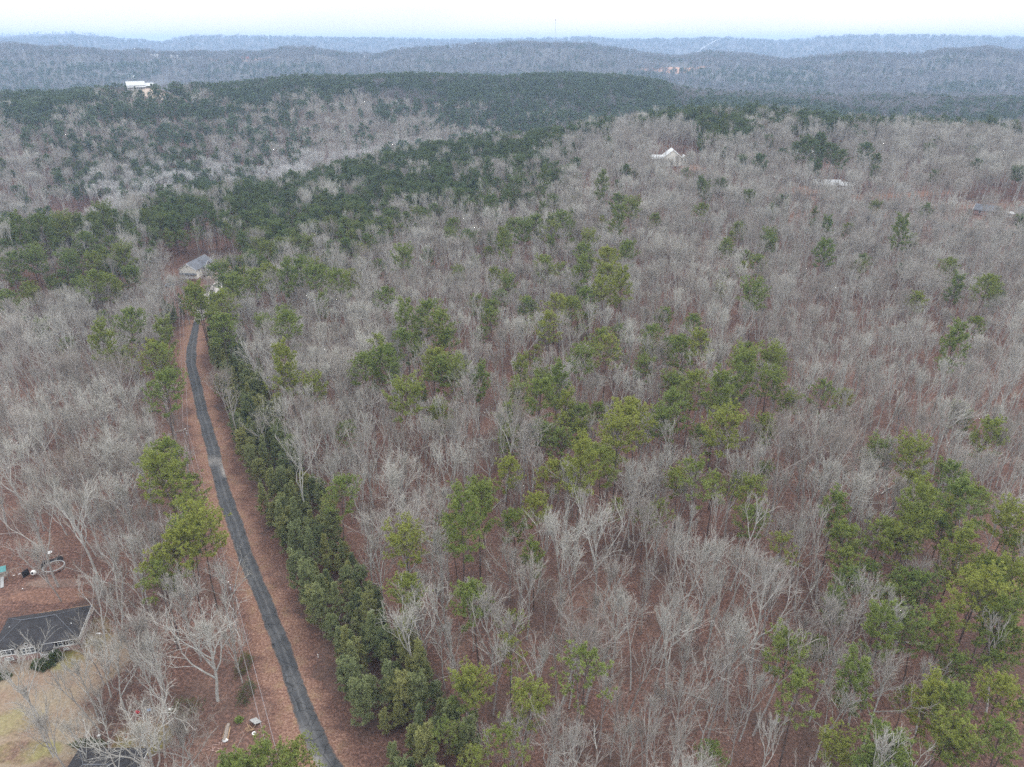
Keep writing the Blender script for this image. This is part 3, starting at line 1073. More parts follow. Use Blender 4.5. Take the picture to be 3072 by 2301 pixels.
# visibility of canopy tops from the camera's side of each hill
AZG = np.radians(np.arange(-50, 50.01, 0.5))
DG = 60 * (11000 / 60.) ** (np.arange(420) / 419.)
_X = DG[None] * np.sin(AZG)[:, None]
_Y = DG[None] * np.cos(AZG)[:, None]
EL = (terr(_X, _Y) + 9 - CAM_H) / DG[None]
ELM = np.maximum.accumulate(EL, 1)


def visible(x, y, top, margin=8.0):
    az = np.arctan2(x, y)
    d = np.hypot(x, y)
    i = np.clip(((az - AZG[0]) / (AZG[1] - AZG[0])).astype(int), 0, len(AZG) - 1)
    j = np.clip((np.log(d / 60) / math.log(11000 / 60.) * 419).astype(int) - 2, 0, 419)
    return (terr(x, y) + top + margin - CAM_H) / d > ELM[i, j]


def jitter_grid(x0, x1, y0, y1, s, r):
    gx, gy = np.meshgrid(np.arange(x0, x1, s), np.arange(y0, y1, s))
    gx = gx + r.uniform(-0.42, 0.42, gx.shape) * s
    gy = gy + r.uniform(-0.42, 0.42, gy.shape) * s
    return gx.ravel(), gy.ravel()


trees = []                        # dict(kind, var, x, y, z, s, rz, mag)


def add_tree(kind, var, x, y, z, s, rz, label=None):
    trees.append(dict(kind=kind, var=var, x=x, y=y, z=z, s=s, rz=rz, label=label))


def opened(x, y):
    z = terr(x, y)
    gx, gy, _ = project(np.stack([x, y, z], -1))
    m = np.zeros(x.shape, bool)
    for poly in OPEN: m |= inpoly(gx, gy, poly)
    for poly in THIN: m |= inpoly(gx, gy, poly) & (np.random.default_rng(len(x)).uniform(size=x.shape) < 0.75)
    sd, t = road_side(x, y)
    m |= (np.abs(sd) < 7.6) & (t < 0.97)
    for cx, cy_, cr in CLEAR_PTS: m |= (x - cx) ** 2 + (y - cy_) ** 2 < cr * cr
    return m


PXY = []
pv = rng.integers(0, 6, len(PINES))
for i, (px, py, w) in enumerate(PINES):
    if w > 76: pv[i] = int(rng.choice([1, 2, 2, 1]))
    if (int(px), int(py)) in SPARSE: pv[i] = 4
    if (px, py) == (1155, 1192): pv[i] = 3
q, s = place_by_crown(PINES[:, 0], PINES[:, 1], PINES[:, 2] * 1.1, [PINE[v][3] for v in pv], 0.62, 1.35)
for a, b, v in zip(q, s, pv):
    add_tree('pine', int(v), a[0], a[1], a[2], b, rng.uniform(0, 6.28))
    PXY.append((a[0], a[1], 3.2 * b))
q, s = place_by_crown(BAREX[:, 0], BAREX[:, 1], BAREX[:, 2], [BARE[int(v)][3] for v in BAREX[:, 3]], 0.7, 1.3)
for a, b, v in zip(q, s, BAREX[:, 3]):
    add_tree('bare', int(v), a[0], a[1], a[2], b, rng.uniform(0, 6.28))
    PXY.append((a[0], a[1], 3.4 * b))
PXY = np.array(PXY)


for t in trees:                   # no trunk stands on the road or its shoulders
    c_ = RCs[((RCs - np.array([t['x'], t['y']])) ** 2).sum(1).argmin()]
    v_ = np.array([t['x'], t['y']]) - c_
    n_ = float(np.linalg.norm(v_))
    if n_ < 7.2:
        v_ = v_ / max(n_, 0.1) * 7.4
        t['x'], t['y'] = float(c_[0] + v_[0]), float(c_[1] + v_[1])
        t['z'] = float(terr(t['x'], t['y']))


def clear_of(x, y, f=1.0):
    k = np.ones(x.shape, bool)
    for cx, cy_, cr in PXY: k &= (x - cx) ** 2 + (y - cy_) ** 2 > (cr * f) ** 2
    return k


# young pines in a dense belt along the right side of the road, a few on its left
x, y = jitter_grid(-170, 60, 60, 330, 3.0, rng)
sd_, tt_ = road_side(x, y)
inner = 7.7 + 1.0 * hnoise(x, y, 24, 21)
outer = 9 + np.interp(tt_, [0, 0.2, 0.4, 0.6, 0.8, 1.0], [12.5, 13.5, 13.5, 12.5, 11, 10]) * 0.95 + 2.5 * hnoise(x, y, 30, 22)
keep = (sd_ > inner) & (sd_ < outer) & (rng.uniform(size=x.shape) < 0.8) & (y < 320)
left = (sd_ < -8.8) & (sd_ > -12.5) & (tt_ > 0.78) & (rng.uniform(size=x.shape) < 0.7)
keep |= left
keep &= ~((sd_ < 0) & (sd_ > -7.8))
x, y = x[keep], y[keep]
BELT = set()
for a, b in zip(x, y):
    add_tree('young', int(rng.integers(0, 6)), a, b, float(terr(a, b)), rng.uniform(0.55, 1.22), rng.uniform(0, 6.28))
YXY = np.stack([x, y], -1)

# near woods, up to 780 m
x, y = jitter_grid(-620, 640, 55, 800, 5.6, rng)
d = np.hypot(x, y)
az = np.arctan2(x, y)
k = (d < 790) & (np.abs(az) < R(44))
k &= ~opened(x, y)
k &= clear_of(x, y)
x, y = x[k], y[k]
sdx, tx = road_side(x, y)
belt = (sdx > 8) & (sdx < 7 + np.interp(tx, [0, 0.2, 0.4, 0.6, 0.8, 1.0], [12.5, 13.5, 13.5, 12.5, 11, 10])) & (y < 320) & (tx < 0.99)
x, y = x[~belt], y[~belt]
z = terr(x, y)
cxp, cyp, dep = project(np.stack([x, y, z + 16], -1))
pp = pine_prob(cxp, cyp)
u = rng.uniform(size=x.shape)
isp = u < np.clip(pp * (1 + 0.9 * hnoise(x, y, 80, 18)), 0, 1)
keep = np.where(isp, rng.uniform(size=x.shape) < 0.95, rng.uniform(size=x.shape) < np.interp(np.hypot(x, y), [120, 280, 420], [0.74, 0.82, 0.82]))
vis = visible(x, y, 24) & (cxp > -70) & (cxp < 2290)
x, y, z, isp = [q[keep & vis] for q in (x, y, z, isp)]
for a, b, c, p in zip(x, y, z, isp):
    if p: add_tree('pine', int(rng.integers(0, 6)), a, b, c, rng.uniform(0.72, 1.05), rng.uniform(0, 6.28))
    else: add_tree('bare', int(rng.choice([0, 1, 2, 3, 4, 5, 6, 7, 8, 8, 9, 1] if a < -40 or math.hypot(a, b) > 300 else [0, 1, 1, 3, 6, 6, 8, 8, 9, 4])), a, b, c, rng.uniform(0.62, 1.1), rng.uniform(0, 6.28))

# which of them show largest
SRC = {'pine': PINE, 'bare': BARE, 'young': YOUNG}
inf = [SRC[t['kind']][t['var']][3] for t in trees]
TP = np.array([(t['x'], t['y'], t['z'] + f['cz'] * t['s']) for t, f in zip(trees, inf)])
CX, CY, DP = project(TP)
for t, f, cxp, cyp, dep in zip(trees, inf, CX, CY, DP):
    t['cx'], t['cy'] = float(cxp), float(cyp)
    half = f['w'] * t['s'] * FPX / K / float(dep) / 2
    t['in'] = -half * 0.6 < t['cx'] < 2212 + half * 0.6 and t['cy'] - half < 1655 and dep > 0
    t['mag'] = t['s'] * f['w'] / float(dep)
    t['w'] = f['w'] * t['s']



def stuff_object(name, sources, pts, idx, scl, rot):
    """one object that scatters source meshes over its own points"""
    col = bpy.data.collections.new(name + '_sources')
    for i, me in enumerate(sources):
        o = bpy.data.objects.new('%s_source_%02d' % (name, i), me)
        col.objects.link(o)
    me = bpy.data.meshes.new(name)
    me.vertices.add(len(pts))
    me.vertices.foreach_set('co', np.asarray(pts, np.float32).ravel())
    for nm, ty, arr in (('idx', 'INT', np.asarray(idx, np.int32)), ('scl', 'FLOAT', np.asarray(scl, np.float32)), ('rotz', 'FLOAT', np.asarray(rot, np.float32))):
        a = me.attributes.new(nm, ty, 'POINT')
        a.data.foreach_set('value', arr)
    me.update()
    o = link(name, me)
    ng = bpy.data.node_groups.new(name + '_scatter', 'GeometryNodeTree')
    ng.interface.new_socket('Geometry', in_out='INPUT', socket_type='NodeSocketGeometry')
    ng.interface.new_socket('Geometry', in_out='OUTPUT', socket_type='NodeSocketGeometry')
    N, Lk = ng.nodes, ng.links
    gi, go = N.new('NodeGroupInput'), N.new('NodeGroupOutput')
    ci = N.new('GeometryNodeCollectionInfo')
    ci.inputs['Collection'].default_value = col
    ci.inputs['Separate Children'].default_value = True
    ci.inputs['Reset Children'].default_value = True
    ip = N.new('GeometryNodeInstanceOnPoints')
    ip.inputs['Pick Instance'].default_value = True
    def attr(nm, ty):
        q = N.new('GeometryNodeInputNamedAttribute')
        q.data_type = ty
        q.inputs['Name'].default_value = nm
        return q.outputs['Attribute']
    cx = N.new('ShaderNodeCombineXYZ')
    Lk.new(attr('rotz', 'FLOAT'), cx.inputs['Z'])
    er = N.new('FunctionNodeEulerToRotation')
    Lk.new(cx.outputs[0], er.inputs[0])
    cs = N.new('ShaderNodeCombineXYZ')
    sa = attr('scl', 'FLOAT')
    for s in 'XYZ': Lk.new(sa, cs.inputs[s])
    Lk.new(gi.outputs[0], ip.inputs['Points'])
    Lk.new(ci.outputs[0], ip.inputs['Instance'])
    Lk.new(attr('idx', 'INT'), ip.inputs['Instance Index'])
    Lk.new(er.outputs[0], ip.inputs['Rotation'])
    Lk.new(cs.outputs[0], ip.inputs['Scale'])
    Lk.new(ip.outputs[0], go.inputs[0])
    md = o.modifiers.new('scatter', 'NODES')
    md.node_group = ng
    return o


def place_label(t):
    return 'crown %d percent across and %d percent down the photo' % (round(t['cx'] / 22.12), round(max(t['cy'], 0) / 16.57))


def look(t):
    a = 'broad' if t['w'] > 11.5 else ('narrow' if t['w'] < 8 else 'mid-sized')
    if t['kind'] == 'young': a = 'tall' if t['s'] > 1.0 else ('small' if t['s'] < 0.82 else 'bushy')
    return a


rest = {'pine': [], 'bare': [], 'young': []}
picked = {}
used_labels = set()
for kind, lim in (('bare', 298), ('pine', 298), ('young', 298)):
    c = [t for t in trees if t['kind'] == kind and t['in']]
    c.sort(key=lambda t: -t['mag'])
    picked[kind] = c[:lim]
    ids = {id(t) for t in picked[kind]}
    rest[kind] = [t for t in trees if t['kind'] == kind and id(t) not in ids]
KINDN = {'bare': ('bare_hardwood_tree', 'leafless grey hardwood', 'tree', 'leafless hardwood trees in the woods', BARE),
         'pine': ('pine_tree', 'green pine', 'pine tree', 'tall pines scattered in the woods', PINE),
         'young': ('young_pine_tree', 'young roadside pine', 'young pine', 'young pines in the belt beside the road', YOUNG)}
for kind in ('bare', 'pine', 'young'):
    nm, what, cat, grp, src = KINDN[kind]
    for t in picked[kind]:
        e = empty(nm, (t['x'], t['y'], t['z'] - 0.15), t['rz'])
        e.scale = (t['s'],) * 3
        lab = '%s %s, %s' % (look(t), what, place_label(t))
        q = 0
        while lab in used_labels and q < 40:
            q += 1
            t['cx'] += 11 if q % 2 else 0
            t['cy'] += 0 if q % 2 else 8
            lab = '%s %s, %s' % (look(t), what, place_label(t))
        used_labels.add(lab)
        tag(e, lab, cat, grp)
        link('trunk', src[t['var']][0], e)
        link('crown', src[t['var']][1], e)

# middle and far woods, thinned to what can be seen from here
def far_points(n, d0, d1, seed):
    r = np.random.default_rng(seed)
    az = r.uniform(R(-40), R(40), n)
    d = d0 * (d1 / d0) ** r.uniform(size=n)
    x, y = d * np.sin(az), d * np.cos(az)
    z = terr(x, y)
    v = visible(x, y, 22, 6)
    x, y, z, d = x[v], y[v], z[v], d[v]
    k = ~opened(x, y)
    return x[k], y[k], z[k], d[k]


mids = {'pine': [], 'bare': []}
x, y = jitter_grid(-1250, 1250, 500, 1560, 7.2, rng)
d = np.hypot(x, y)
k = (d >= 790) & (d < 1550) & (np.abs(np.arctan2(x, y)) < R(42))
x, y, d = x[k], y[k], d[k]
k = visible(x, y, 22, 4) & ~opened(x, y)
x, y, d = x[k], y[k], d[k]
z = terr(x, y)
cxp, cyp, _ = project(np.stack([x, y, z + 14], -1))
isp = rng.uniform(size=x.shape) < np.clip(pine_prob(cxp, cyp) * (1 + 0.9 * hnoise(x, y, 110, 16)), 0, 1)
for a, b, c, p in zip(x, y, z, isp): mids['pine' if p else 'bare'].append((a, b, c, rng.uniform(0.72, 1.1)))
for n, d0, d1, sc in ((26000, 1550, 3400, (1.0, 1.7)), (26000, 3400, 7200, (1.6, 3.0)), (5000, 7200, 9500, (1.6, 2.2))):
    x, y, z, d = far_points(n, d0, d1, int(d0))
    cxp, cyp, _ = project(np.stack([x, y, z + 10], -1))
    pr = pine_prob(cxp, cyp)
    pr = np.where(d > 3400, 0.45, np.clip(pr + 0.25 * (hnoise(x, y, 420, 9) > 0.12), 0, 1))
    pr = np.clip(pr * (1 + 0.7 * hnoise(x, y, 140, 17)), 0, 1)
    isp = rng.uniform(size=x.shape) < pr
    for a, b, c, p, dd in zip(x, y, z, isp, d):
        s = np.interp(dd, [d0, d1], sc) * rng.uniform(0.8, 1.15)
        mids['pine' if p else 'bare'].append((a, b, c - max(0.0, s - 1) * 17, s * (0.85 if p else 1)))

for kind, src, far, nm, lab in (('bare', BARE, FARB, 'leafless_woods', 'grey leafless woods covering the slopes and hills beyond the nearer trees'),
                                ('pine', PINE, FARP, 'pine_woods', 'dark green pine woods on the ridges beyond the nearer trees')):
    nr = len(src)
    pts, idx, scl, rot = [], [], [], []
    for t in rest[kind]:
        pts.append((t['x'], t['y'], t['z'] - 0.15))
        idx.append(t['var'])
        scl.append(t['s'])
        rot.append(t['rz'])
    for a, b, c, s in mids[kind]:
        pts.append((a, b, c - 0.3))
        fl = len(far) if kind == 'pine' else 5
        fo = 5 if kind == 'bare' and math.hypot(a, b) < 1000 else 0
        idx.append(nr + fo + int(rng.integers(0, 4 if fo else fl)))
        scl.append(s)
        rot.append(rng.uniform(0, 6.28))
    o = stuff_object(nm, [q[2] for q in src] + far, pts, idx, scl, rot)
    tag(o, lab, 'woods', kind='stuff')
    print(nm, len(pts), 'picked', len(picked[kind]))
if rest['young']:
    o = stuff_object('young_pine_thicket', [q[2] for q in YOUNG], [(t['x'], t['y'], t['z'] - 0.1) for t in rest['young']], [t['var'] for t in rest['young']],
                     [t['s'] for t in rest['young']], [t['rz'] for t in rest['young']])
    tag(o, 'dense far end of the young pine belt beside the road', 'woods', kind='stuff')
    print('young rest', len(rest['young']), 'picked', len(picked['young']))


# undergrowth: thin reddish saplings and brush on the forest floor
def sapling(seed, H, n):
    r = np.random.default_rng(seed)
    S = []
    for q in range(n):
        az = r.uniform(0, 6.28)
        p = np.array([math.cos(az), math.sin(az), 0]) * r.uniform(0, 0.7)
        d = np.array([math.cos(az) * 0.3, math.sin(az) * 0.3, 1.0])
        L = H * r.uniform(0.6, 1.0)
        pts = [p]
        for i in range(4):
            d = d + r.normal(0, 0.14, 3)
            pts.append(pts[-1] + d / np.linalg.norm(d) * L / 4)
            S.append((*pts[-2], *pts[-1], 0.03 * (1 - i / 5), 0.03 * (1 - (i + 1) / 5)))
            for j in range(3):
                nd = rot_dir(r, d, R(r.uniform(30, 60)))
                e = pts[-1] + nd * L * r.uniform(0.15, 0.32)
                S.append((*pts[-1], *e, 0.012, 0.008))
                for m in range(3):
                    g = pts[-1] + (e - pts[-1]) * r.uniform(0.4, 1)
                    h = g + rot_dir(r, nd, R(r.uniform(25, 60))) * L * 0.12
                    S.append((*g, *h, 0.009, 0.005))
    v, f = tubes(S, 3)
    return mesh_np('sapling_%d' % seed, v, f, M['brush'])


t_ = NT('brush_twigs')
M['brush'] = t_.out(t_.ramp(t_.rand(), [(0, (0.30, 0.22, 0.195)), (0.5, (0.24, 0.165, 0.145)), (1, (0.26, 0.23, 0.20))]))
def deadfall(seed):
    r = np.random.default_rng(seed)
    S = [(-2.4, 0, 0.2, 0, 0.2, 0.25, 0.13, 0.11), (0, 0.2, 0.25, 2.6, 0, 0.4, 0.11, 0.06)]
    for k in range(9):
        x0_ = r.uniform(0, 2.4)
        S.append((x0_, 0.1, 0.4, x0_ + r.uniform(0.5, 1.6), r.uniform(-1.4, 1.4), r.uniform(0.1, 1.4), 0.05, 0.02))
    v, f = tubes(S, 5)
    return mesh_np('deadfall_%d' % seed, v, f, M['bark'])


SAP = [sapling(300, 5.5, 2), sapling(301, 4.0, 3), sapling(302, 7.5, 1), sapling(303, 2.4, 5), deadfall(1), deadfall(2)]
x, y = jitter_grid(-330, 330, 60, 420, 3.0, rng)
d = np.hypot(x, y)
k = (d < 410) & (np.abs(np.arctan2(x, y)) < R(43)) & ~opened(x, y) & (rng.uniform(size=x.shape) < 0.42 + 0.4 * hnoise(x, y, 40, 31))
x, y = x[k], y[k]
z = terr(x, y)
o = stuff_object('undergrowth', SAP, np.stack([x, y, z - 0.05], -1), np.where(rng.uniform(size=len(x)) < 0.035, rng.integers(4, 6, len(x)), rng.integers(0, 4, len(x))), rng.uniform(0.7, 1.3, len(x)), rng.uniform(0, 6.28, len(x)))
tag(o, 'thin reddish brush and saplings on the leaf covered forest floor', 'undergrowth', kind='stuff')
print('undergrowth', len(x))

# @@OBJ-BEGIN
# ------------------------------------------------------------------ buildings
def shingle_mat(name, c):
    t = NT(name)
    v = t.noise(1.2, 5, 0.7)
    w = t.noise(0.35, 3, 0.6, sx=(1, 1, 3))
    c1 = t.ramp(v, [(0.3, tuple(x * 0.75 for x in c)), (0.7, tuple(x * 1.25 for x in c))])
    c1 = t.mix(t.ramp(w, [(0.45, (0, 0, 0)), (0.7, (0.5, 0.5, 0.5))]), c1, tuple(x * 1.6 for x in c))
    return t.out(c1)


def siding_mat(name, c):
    t = NT(name)
    wv = t.n('ShaderNodeTexWave', wave_type='BANDS', bands_direction='Z')
    wv.inputs['Scale'].default_value = 1.6
    t.l(t.pos(), wv.inputs['Vector'])
    n1 = t.ramp(t.noise(0.8, 4), [(0.3, tuple(x * 0.88 for x in c)), (0.7, c)])
    c1 = t.mix(t.ramp(wv.outputs['Fac'], [(0.0, (0.25, 0.25, 0.25)), (0.15, (0, 0, 0))]), n1, tuple(x * 0.75 for x in c))
    return t.out(c1)


def brick_mat(name, c):
    t = NT(name)
    b = t.n('ShaderNodeTexBrick')
    b.inputs['Scale'].default_value = 2.2
    b.inputs['Color1'].default_value = (*c, 1)
    b.inputs['Color2'].default_value = (*[x * 0.75 for x in c], 1)
    b.inputs['Mortar'].default_value = (0.4, 0.36, 0.33, 1)
    mp = t.n('ShaderNodeMapping')
    mp.inputs['Rotation'].default_value = (R(90), 0, 0)
    t.l(t.pos(), mp.inputs['Vector'])
    t.l(mp.outputs[0], b.inputs['Vector'])
    return t.out(b.outputs['Color'])


M['roof_dark'] = shingle_mat('charcoal_shingles', (0.042, 0.040, 0.042))
M['roof_slate'] = shingle_mat('slate_grey_shingles', (0.125, 0.13, 0.145))
M['roof_white'] = plain('white_metal_roof', (0.55, 0.56, 0.56), 0.06, 0.5, 0.5)
M['roof_red'] = plain('red_roof', (0.42, 0.12, 0.08), 0.2)
M['white'] = siding_mat('white_siding', (0.80, 0.79, 0.76))
M['cream'] = siding_mat('cream_siding', (0.82, 0.80, 0.72))
M['greysiding'] = siding_mat('grey_siding', (0.34, 0.32, 0.31))
M['trim'] = plain('white_trim', (0.75, 0.75, 0.73), 0.05)
M['brick'] = brick_mat('red_brick', (0.36, 0.22, 0.19))
M['dark'] = plain('black_shutters', (0.03, 0.025, 0.025), 0.3)
M['wood'] = plain('raw_wood', (0.36, 0.24, 0.15), 0.3, 5)
M['oldwood'] = plain('weathered_wood', (0.26, 0.22, 0.19), 0.35, 5)
M['concrete'] = plain('concrete', (0.42, 0.39, 0.36), 0.2, 1.0)
M['steel'] = plain('galvanised_steel', (0.40, 0.41, 0.43), 0.1, 4, 0.45)
M['netting'] = plain('black_netting', (0.03, 0.028, 0.03), 0.3)
M['plastic_teal'] = plain('teal_canvas', (0.10, 0.26, 0.26), 0.2)
M['dull'] = plain('dull_white_plastic', (0.34, 0.34, 0.33), 0.2, 3)
M['bluecloth'] = plain('blue_tarpaulin', (0.25, 0.36, 0.55), 0.3)
M['redcloth'] = plain('red_tarpaulin', (0.42, 0.05, 0.06), 0.3)
M['carwhite'] = plain('white_car_paint', (0.68, 0.70, 0.74), 0.03, 1, 0.3)
M['cardark'] = plain('silver_blue_car_paint', (0.26, 0.33, 0.45), 0.03, 1, 0.3)
M['tyre'] = plain('tyre_rubber', (0.02, 0.02, 0.02), 0.2)
t_ = NT('window_glass')
t_.b.inputs['Roughness'].default_value = 0.12
t_.b.inputs['Specular IOR Level'].default_value = 0.6
M['glass'] = t_.out((0.07, 0.08, 0.09))


def quad_roof(mb, pts, th=0.16):
    """a roof plane with thickness"""
    a = [Vector(p) for p in pts]
    mb.poly(a)
    d = Vector((0, 0, -th))
    b = [p + d for p in a]
    mb.poly(list(reversed(b)))
    for i in range(len(a)):
        j = (i + 1) % len(a)
        mb.poly([b[i], b[j], a[j], a[i]])


def window(parent, x, y, z, w, h, face='front', panes=1, shutters=False):
    """window on a wall: frame (part) > panes, sill (sub-parts)"""
    e = 0.06
    def fb(mb, cx, cz, sx, sz, off, th):
        if face == 'front': mb.box((cx, y - off, cz), (sx, th, sz))
        elif face == 'back': mb.box((cx, y + off, cz), (sx, th, sz))
        elif face == 'right': mb.box((x + off, cx, cz), (th, sx, sz))
        else: mb.box((x - off, cx, cz), (th, sx, sz))
    c0 = x if face in ('front', 'back') else y
    f = MB()
    fb(f, c0 - w / 2, z, 0.1, h + 0.1, e, 0.1)
    fb(f, c0 + w / 2, z, 0.1, h + 0.1, e, 0.1)
    fb(f, c0, z + h / 2 + 0.05, w + 0.1, 0.1, e + 0.003, 0.1)
    fb(f, c0, z, w, 0.06, e + 0.002, 0.08)
    for k in range(1, panes): fb(f, c0 - w / 2 + w * k / panes, z, 0.09, h, e, 0.09)
    fo = f.build('window', M['trim'], parent)
    g = MB()
    fb(g, c0, z, w - 0.08, h - 0.02, 0.035, 0.02)
    g.build('pane', M['glass'], fo)
    s = MB()
    fb(s, c0, z - h / 2 - 0.06, w + 0.24, 0.08, 0.09, 0.16)
    s.build('sill', M['trim'], fo)
    if shutters:
        for sg in (-1, 1):
            m = MB()
            fb(m, c0 + sg * (w / 2 + 0.29), z, 0.42, h + 0.12, 0.04, 0.06)
            m.build('shutter', M['dark'], parent)
    return fo


def hall(name, label, cat, x, y, z, rz, group=None):
    e = empty(name, (x, y, z), rz)
    return tag(e, label, cat, group)


def body(parent, w, d, h, wall, found=0.0, fmat=None, base=-0.6):
    m = MB()
    m.box((w / 2, d / 2, (h + found) / 2), (w, d, h - found))
    m.build('wall', wall, parent)
    f = MB()
    f.box((w / 2, d / 2, (found + base) / 2 - 0.01), (w + 0.06, d + 0.06, found - base))
    f.build('foundation', fmat or M['brick'], parent)


def hip(parent, w, d, h, rise, mat, ov=0.5, inset=None, ridge_cap=True, x0=0.0, y0=0.0):
    i = (d / 2 + ov) if inset is None else inset
    a, b, c, e = (x0 - ov, y0 - ov, h), (x0 + w + ov, y0 - ov, h), (x0 + w + ov, y0 + d + ov, h), (x0 - ov, y0 + d + ov, h)
    r1, r2 = (x0 - ov + i, y0 + d / 2, h + rise), (x0 + w + ov - i, y0 + d / 2, h + rise)
    m = MB()
    for q in ([a, b, r2, r1], [b, c, r2], [c, e, r1, r2], [e, a, r1]): quad_roof(m, q)
    ro = m.build('roof', mat, parent)
    if ridge_cap:
        k = MB()
        k.tube([Vector(r1) + Vector((0, 0, 0.04)), Vector(r2) + Vector((0, 0, 0.04))], 0.09, 5)
        for p, r in ((a, r1), (e, r1), (b, r2), (c, r2)): k.tube([Vector(p) + Vector((0, 0, .03)), Vector(r) + Vector((0, 0, .03))], 0.06, 5)
        k.build('ridge_cap', M['roof_slate'], ro)
    g = MB()
    for p, q in ((a, b), (b, c), (c, e), (e, a)): g.tube([Vector(p) - Vector((0, 0, .1)), Vector(q) - Vector((0, 0, .1))], 0.07, 5)
    g.build('gutter', M['trim'], ro)
    return ro


def gable(parent, w, d, h, rise, mat, wallmat, along='x', ov=0.5, x0=0.0, y0=0.0, trim=True):
    """gable roof on the box x0..x0+w, y0..y0+d, ridge along x or y"""
    m, g, tr = MB(), MB(), MB()
    if along == 'x':
        r1, r2 = (x0 - ov, y0 + d / 2, h + rise), (x0 + w + ov, y0 + d / 2, h + rise)
        k = rise / (d / 2) * ov
        quad_roof(m, [(x0 - ov, y0 - ov, h - k), (x0 + w + ov, y0 - ov, h - k), r2, r1])
        quad_roof(m, [(x0 + w + ov, y0 + d + ov, h - k), (x0 - ov, y0 + d + ov, h - k), r1, r2])
        for xx in (x0, x0 + w): g.poly([(xx, y0, h - 0.02), (xx, y0 + d, h - 0.02), (xx, y0 + d / 2, h + rise - 0.17)])
        for xx in (x0 - ov, x0 + w + ov):
            tr.tube([(xx, y0 - ov, h - k - .05), (xx, y0 + d / 2, h + rise - .05), (xx, y0 + d + ov, h - k - .05)], 0.09, 4)
    else:
        r1, r2 = (x0 + w / 2, y0 - ov, h + rise), (x0 + w / 2, y0 + d + ov, h + rise)
        k = rise / (w / 2) * ov
        quad_roof(m, [(x0 - ov, y0 + d + ov, h - k), (x0 - ov, y0 - ov, h - k), r1, r2])
        quad_roof(m, [(x0 + w + ov, y0 - ov, h - k), (x0 + w + ov, y0 + d + ov, h - k), r2, r1])
        for yy in (y0, y0 + d): g.poly([(x0, yy, h - 0.02), (x0 + w, yy, h - 0.02), (x0 + w / 2, yy, h + rise - 0.17)])
        for yy in (y0 - ov, y0 + d + ov):
            tr.tube([(x0 - ov, yy, h - k - .05), (x0 + w / 2, yy, h + rise - .05), (x0 + w + ov, yy, h - k - .05)], 0.09, 4)
    ro = m.build('roof', mat, parent)
    g.build('gable_wall', wallmat, parent)
    if trim: tr.build('roof_trim', M['trim'], ro)
    return ro


# the charcoal-roofed house at the lower left
h = hall('brick_house', 'white sided house with charcoal hip roof and front gable beside the trampoline yard', 'house', -105.7, 106.7, 0, R(13.8))
body(h, 15.4, 9.0, 3.25, M['white'], 1.25, M['brick'])
ro = hip(h, 15.4, 9.0, 3.3, 2.9, M['roof_dark'], 0.45, 4.9)
v_ = MB(); v_.lathe([(0.09, 0), (0.09, 0.35), (0.0, 0.36)], 8, (13.9, 3.0, 4.3)); v_.lathe([(0.09, 0), (0.09, 0.35), (0.0, 0.36)], 8, (1.6, 5.0, 4.2)); v_.build('vent_pipe', M['trim'], ro)
pj = MB(); pj.box((6.4, -0.3, 2.25), (4.6, 0.6, 2.0)); pj.build('bay_wall', M['greysiding'], h)
pf = MB(); pf.box((6.4, -0.3, 0.32), (4.66, 0.66, 1.84)); pf.build('bay_foundation', M['brick'], h)
m = MB()
quad_roof(m, [(3.7, 2.5, 3.05), (3.7, -0.95, 3.05), (6.4, -0.95, 5.15), (6.4, 3.9, 5.25)])
quad_roof(m, [(9.1, -0.95, 3.05), (9.1, 2.5, 3.05), (6.4, 3.9, 5.25), (6.4, -0.95, 5.15)])
go = m.build('front_gable_roof', M['roof_dark'], h)
m = MB(); m.poly([(4.1, -0.6, 3.2), (8.7, -0.6, 3.2), (6.4, -0.6, 5.0)]); gw = m.build('gable_wall', M['greysiding'], h)
m = MB()
m.tube([(6.4 + 0.36 * math.cos(a * math.pi / 8), -0.68, 4.0 + 0.36 * math.sin(a * math.pi / 8)) for a in range(17)], 0.07, 5)
vf = m.build('round_vent', M['trim'], gw)
m = MB(); m.box((6.4, -0.64, 4.0), (0.5, 0.05, 0.5)); m.build('vent_louvre', M['dark'], vf)
window(h, 6.4, -0.6, 2.35, 2.5, 1.35, 'front', 3, True)
window(h, 2.1, 0, 2.35, 1.8, 1.3, 'front', 2, True)
window(h, 12.1, 0, 2.4, 0.85, 1.25, 'front', 1, True)
window(h, 14.1, 0, 2.4, 0.85, 1.25, 'front', 1, True)
window(h, 12.9, -0.03, 0.75, 0.9, 0.35, 'front')
window(h, 2.2, -0.03, 0.55, 1.6, 0.6, 'front', 2)
window(h, 15.4, 4.5, 2.4, 0.9, 1.2, 'right')
m = MB(); quad_roof(m, [(8.8, -1.9, 2.75), (11.3, -1.9, 2.75), (11.3, -0.45, 3.25), (8.8, -0.45, 3.25)]); m.build('porch_roof', M['roof_dark'], h)
m = MB(); m.box((10.05, -0.95, 0.6), (2.5, 1.8, 1.2)); pz = m.build('porch', M['concrete'], h)
m = MB()
for k in range(4): m.box((10.05, -2.05 - 0.3 * k, 0.5 - 0.13 * k), (1.4, 0.3, 1.0 - 0.26 * k))
m.build('porch_steps', M['concrete'], pz)
m = MB()
for xx in (8.9, 11.2): m.box((xx, -1.8, 1.95), (0.12, 0.12, 1.5))
m.build('porch_post', M['trim'], pz)
m = MB()
m.box((10.05, -1.85, 1.75), (2.2, 0.05, 0.06))
for k in range(9): m.box((9.1 + k * 0.24, -1.85, 1.48), (0.04, 0.04, 0.5))
m.build('porch_railing', M['trim'], pz)
m = MB(); m.box((10.0, -0.04, 2.2), (0.95, 0.06, 1.95)); dd = m.build('door', M['dark'], h)
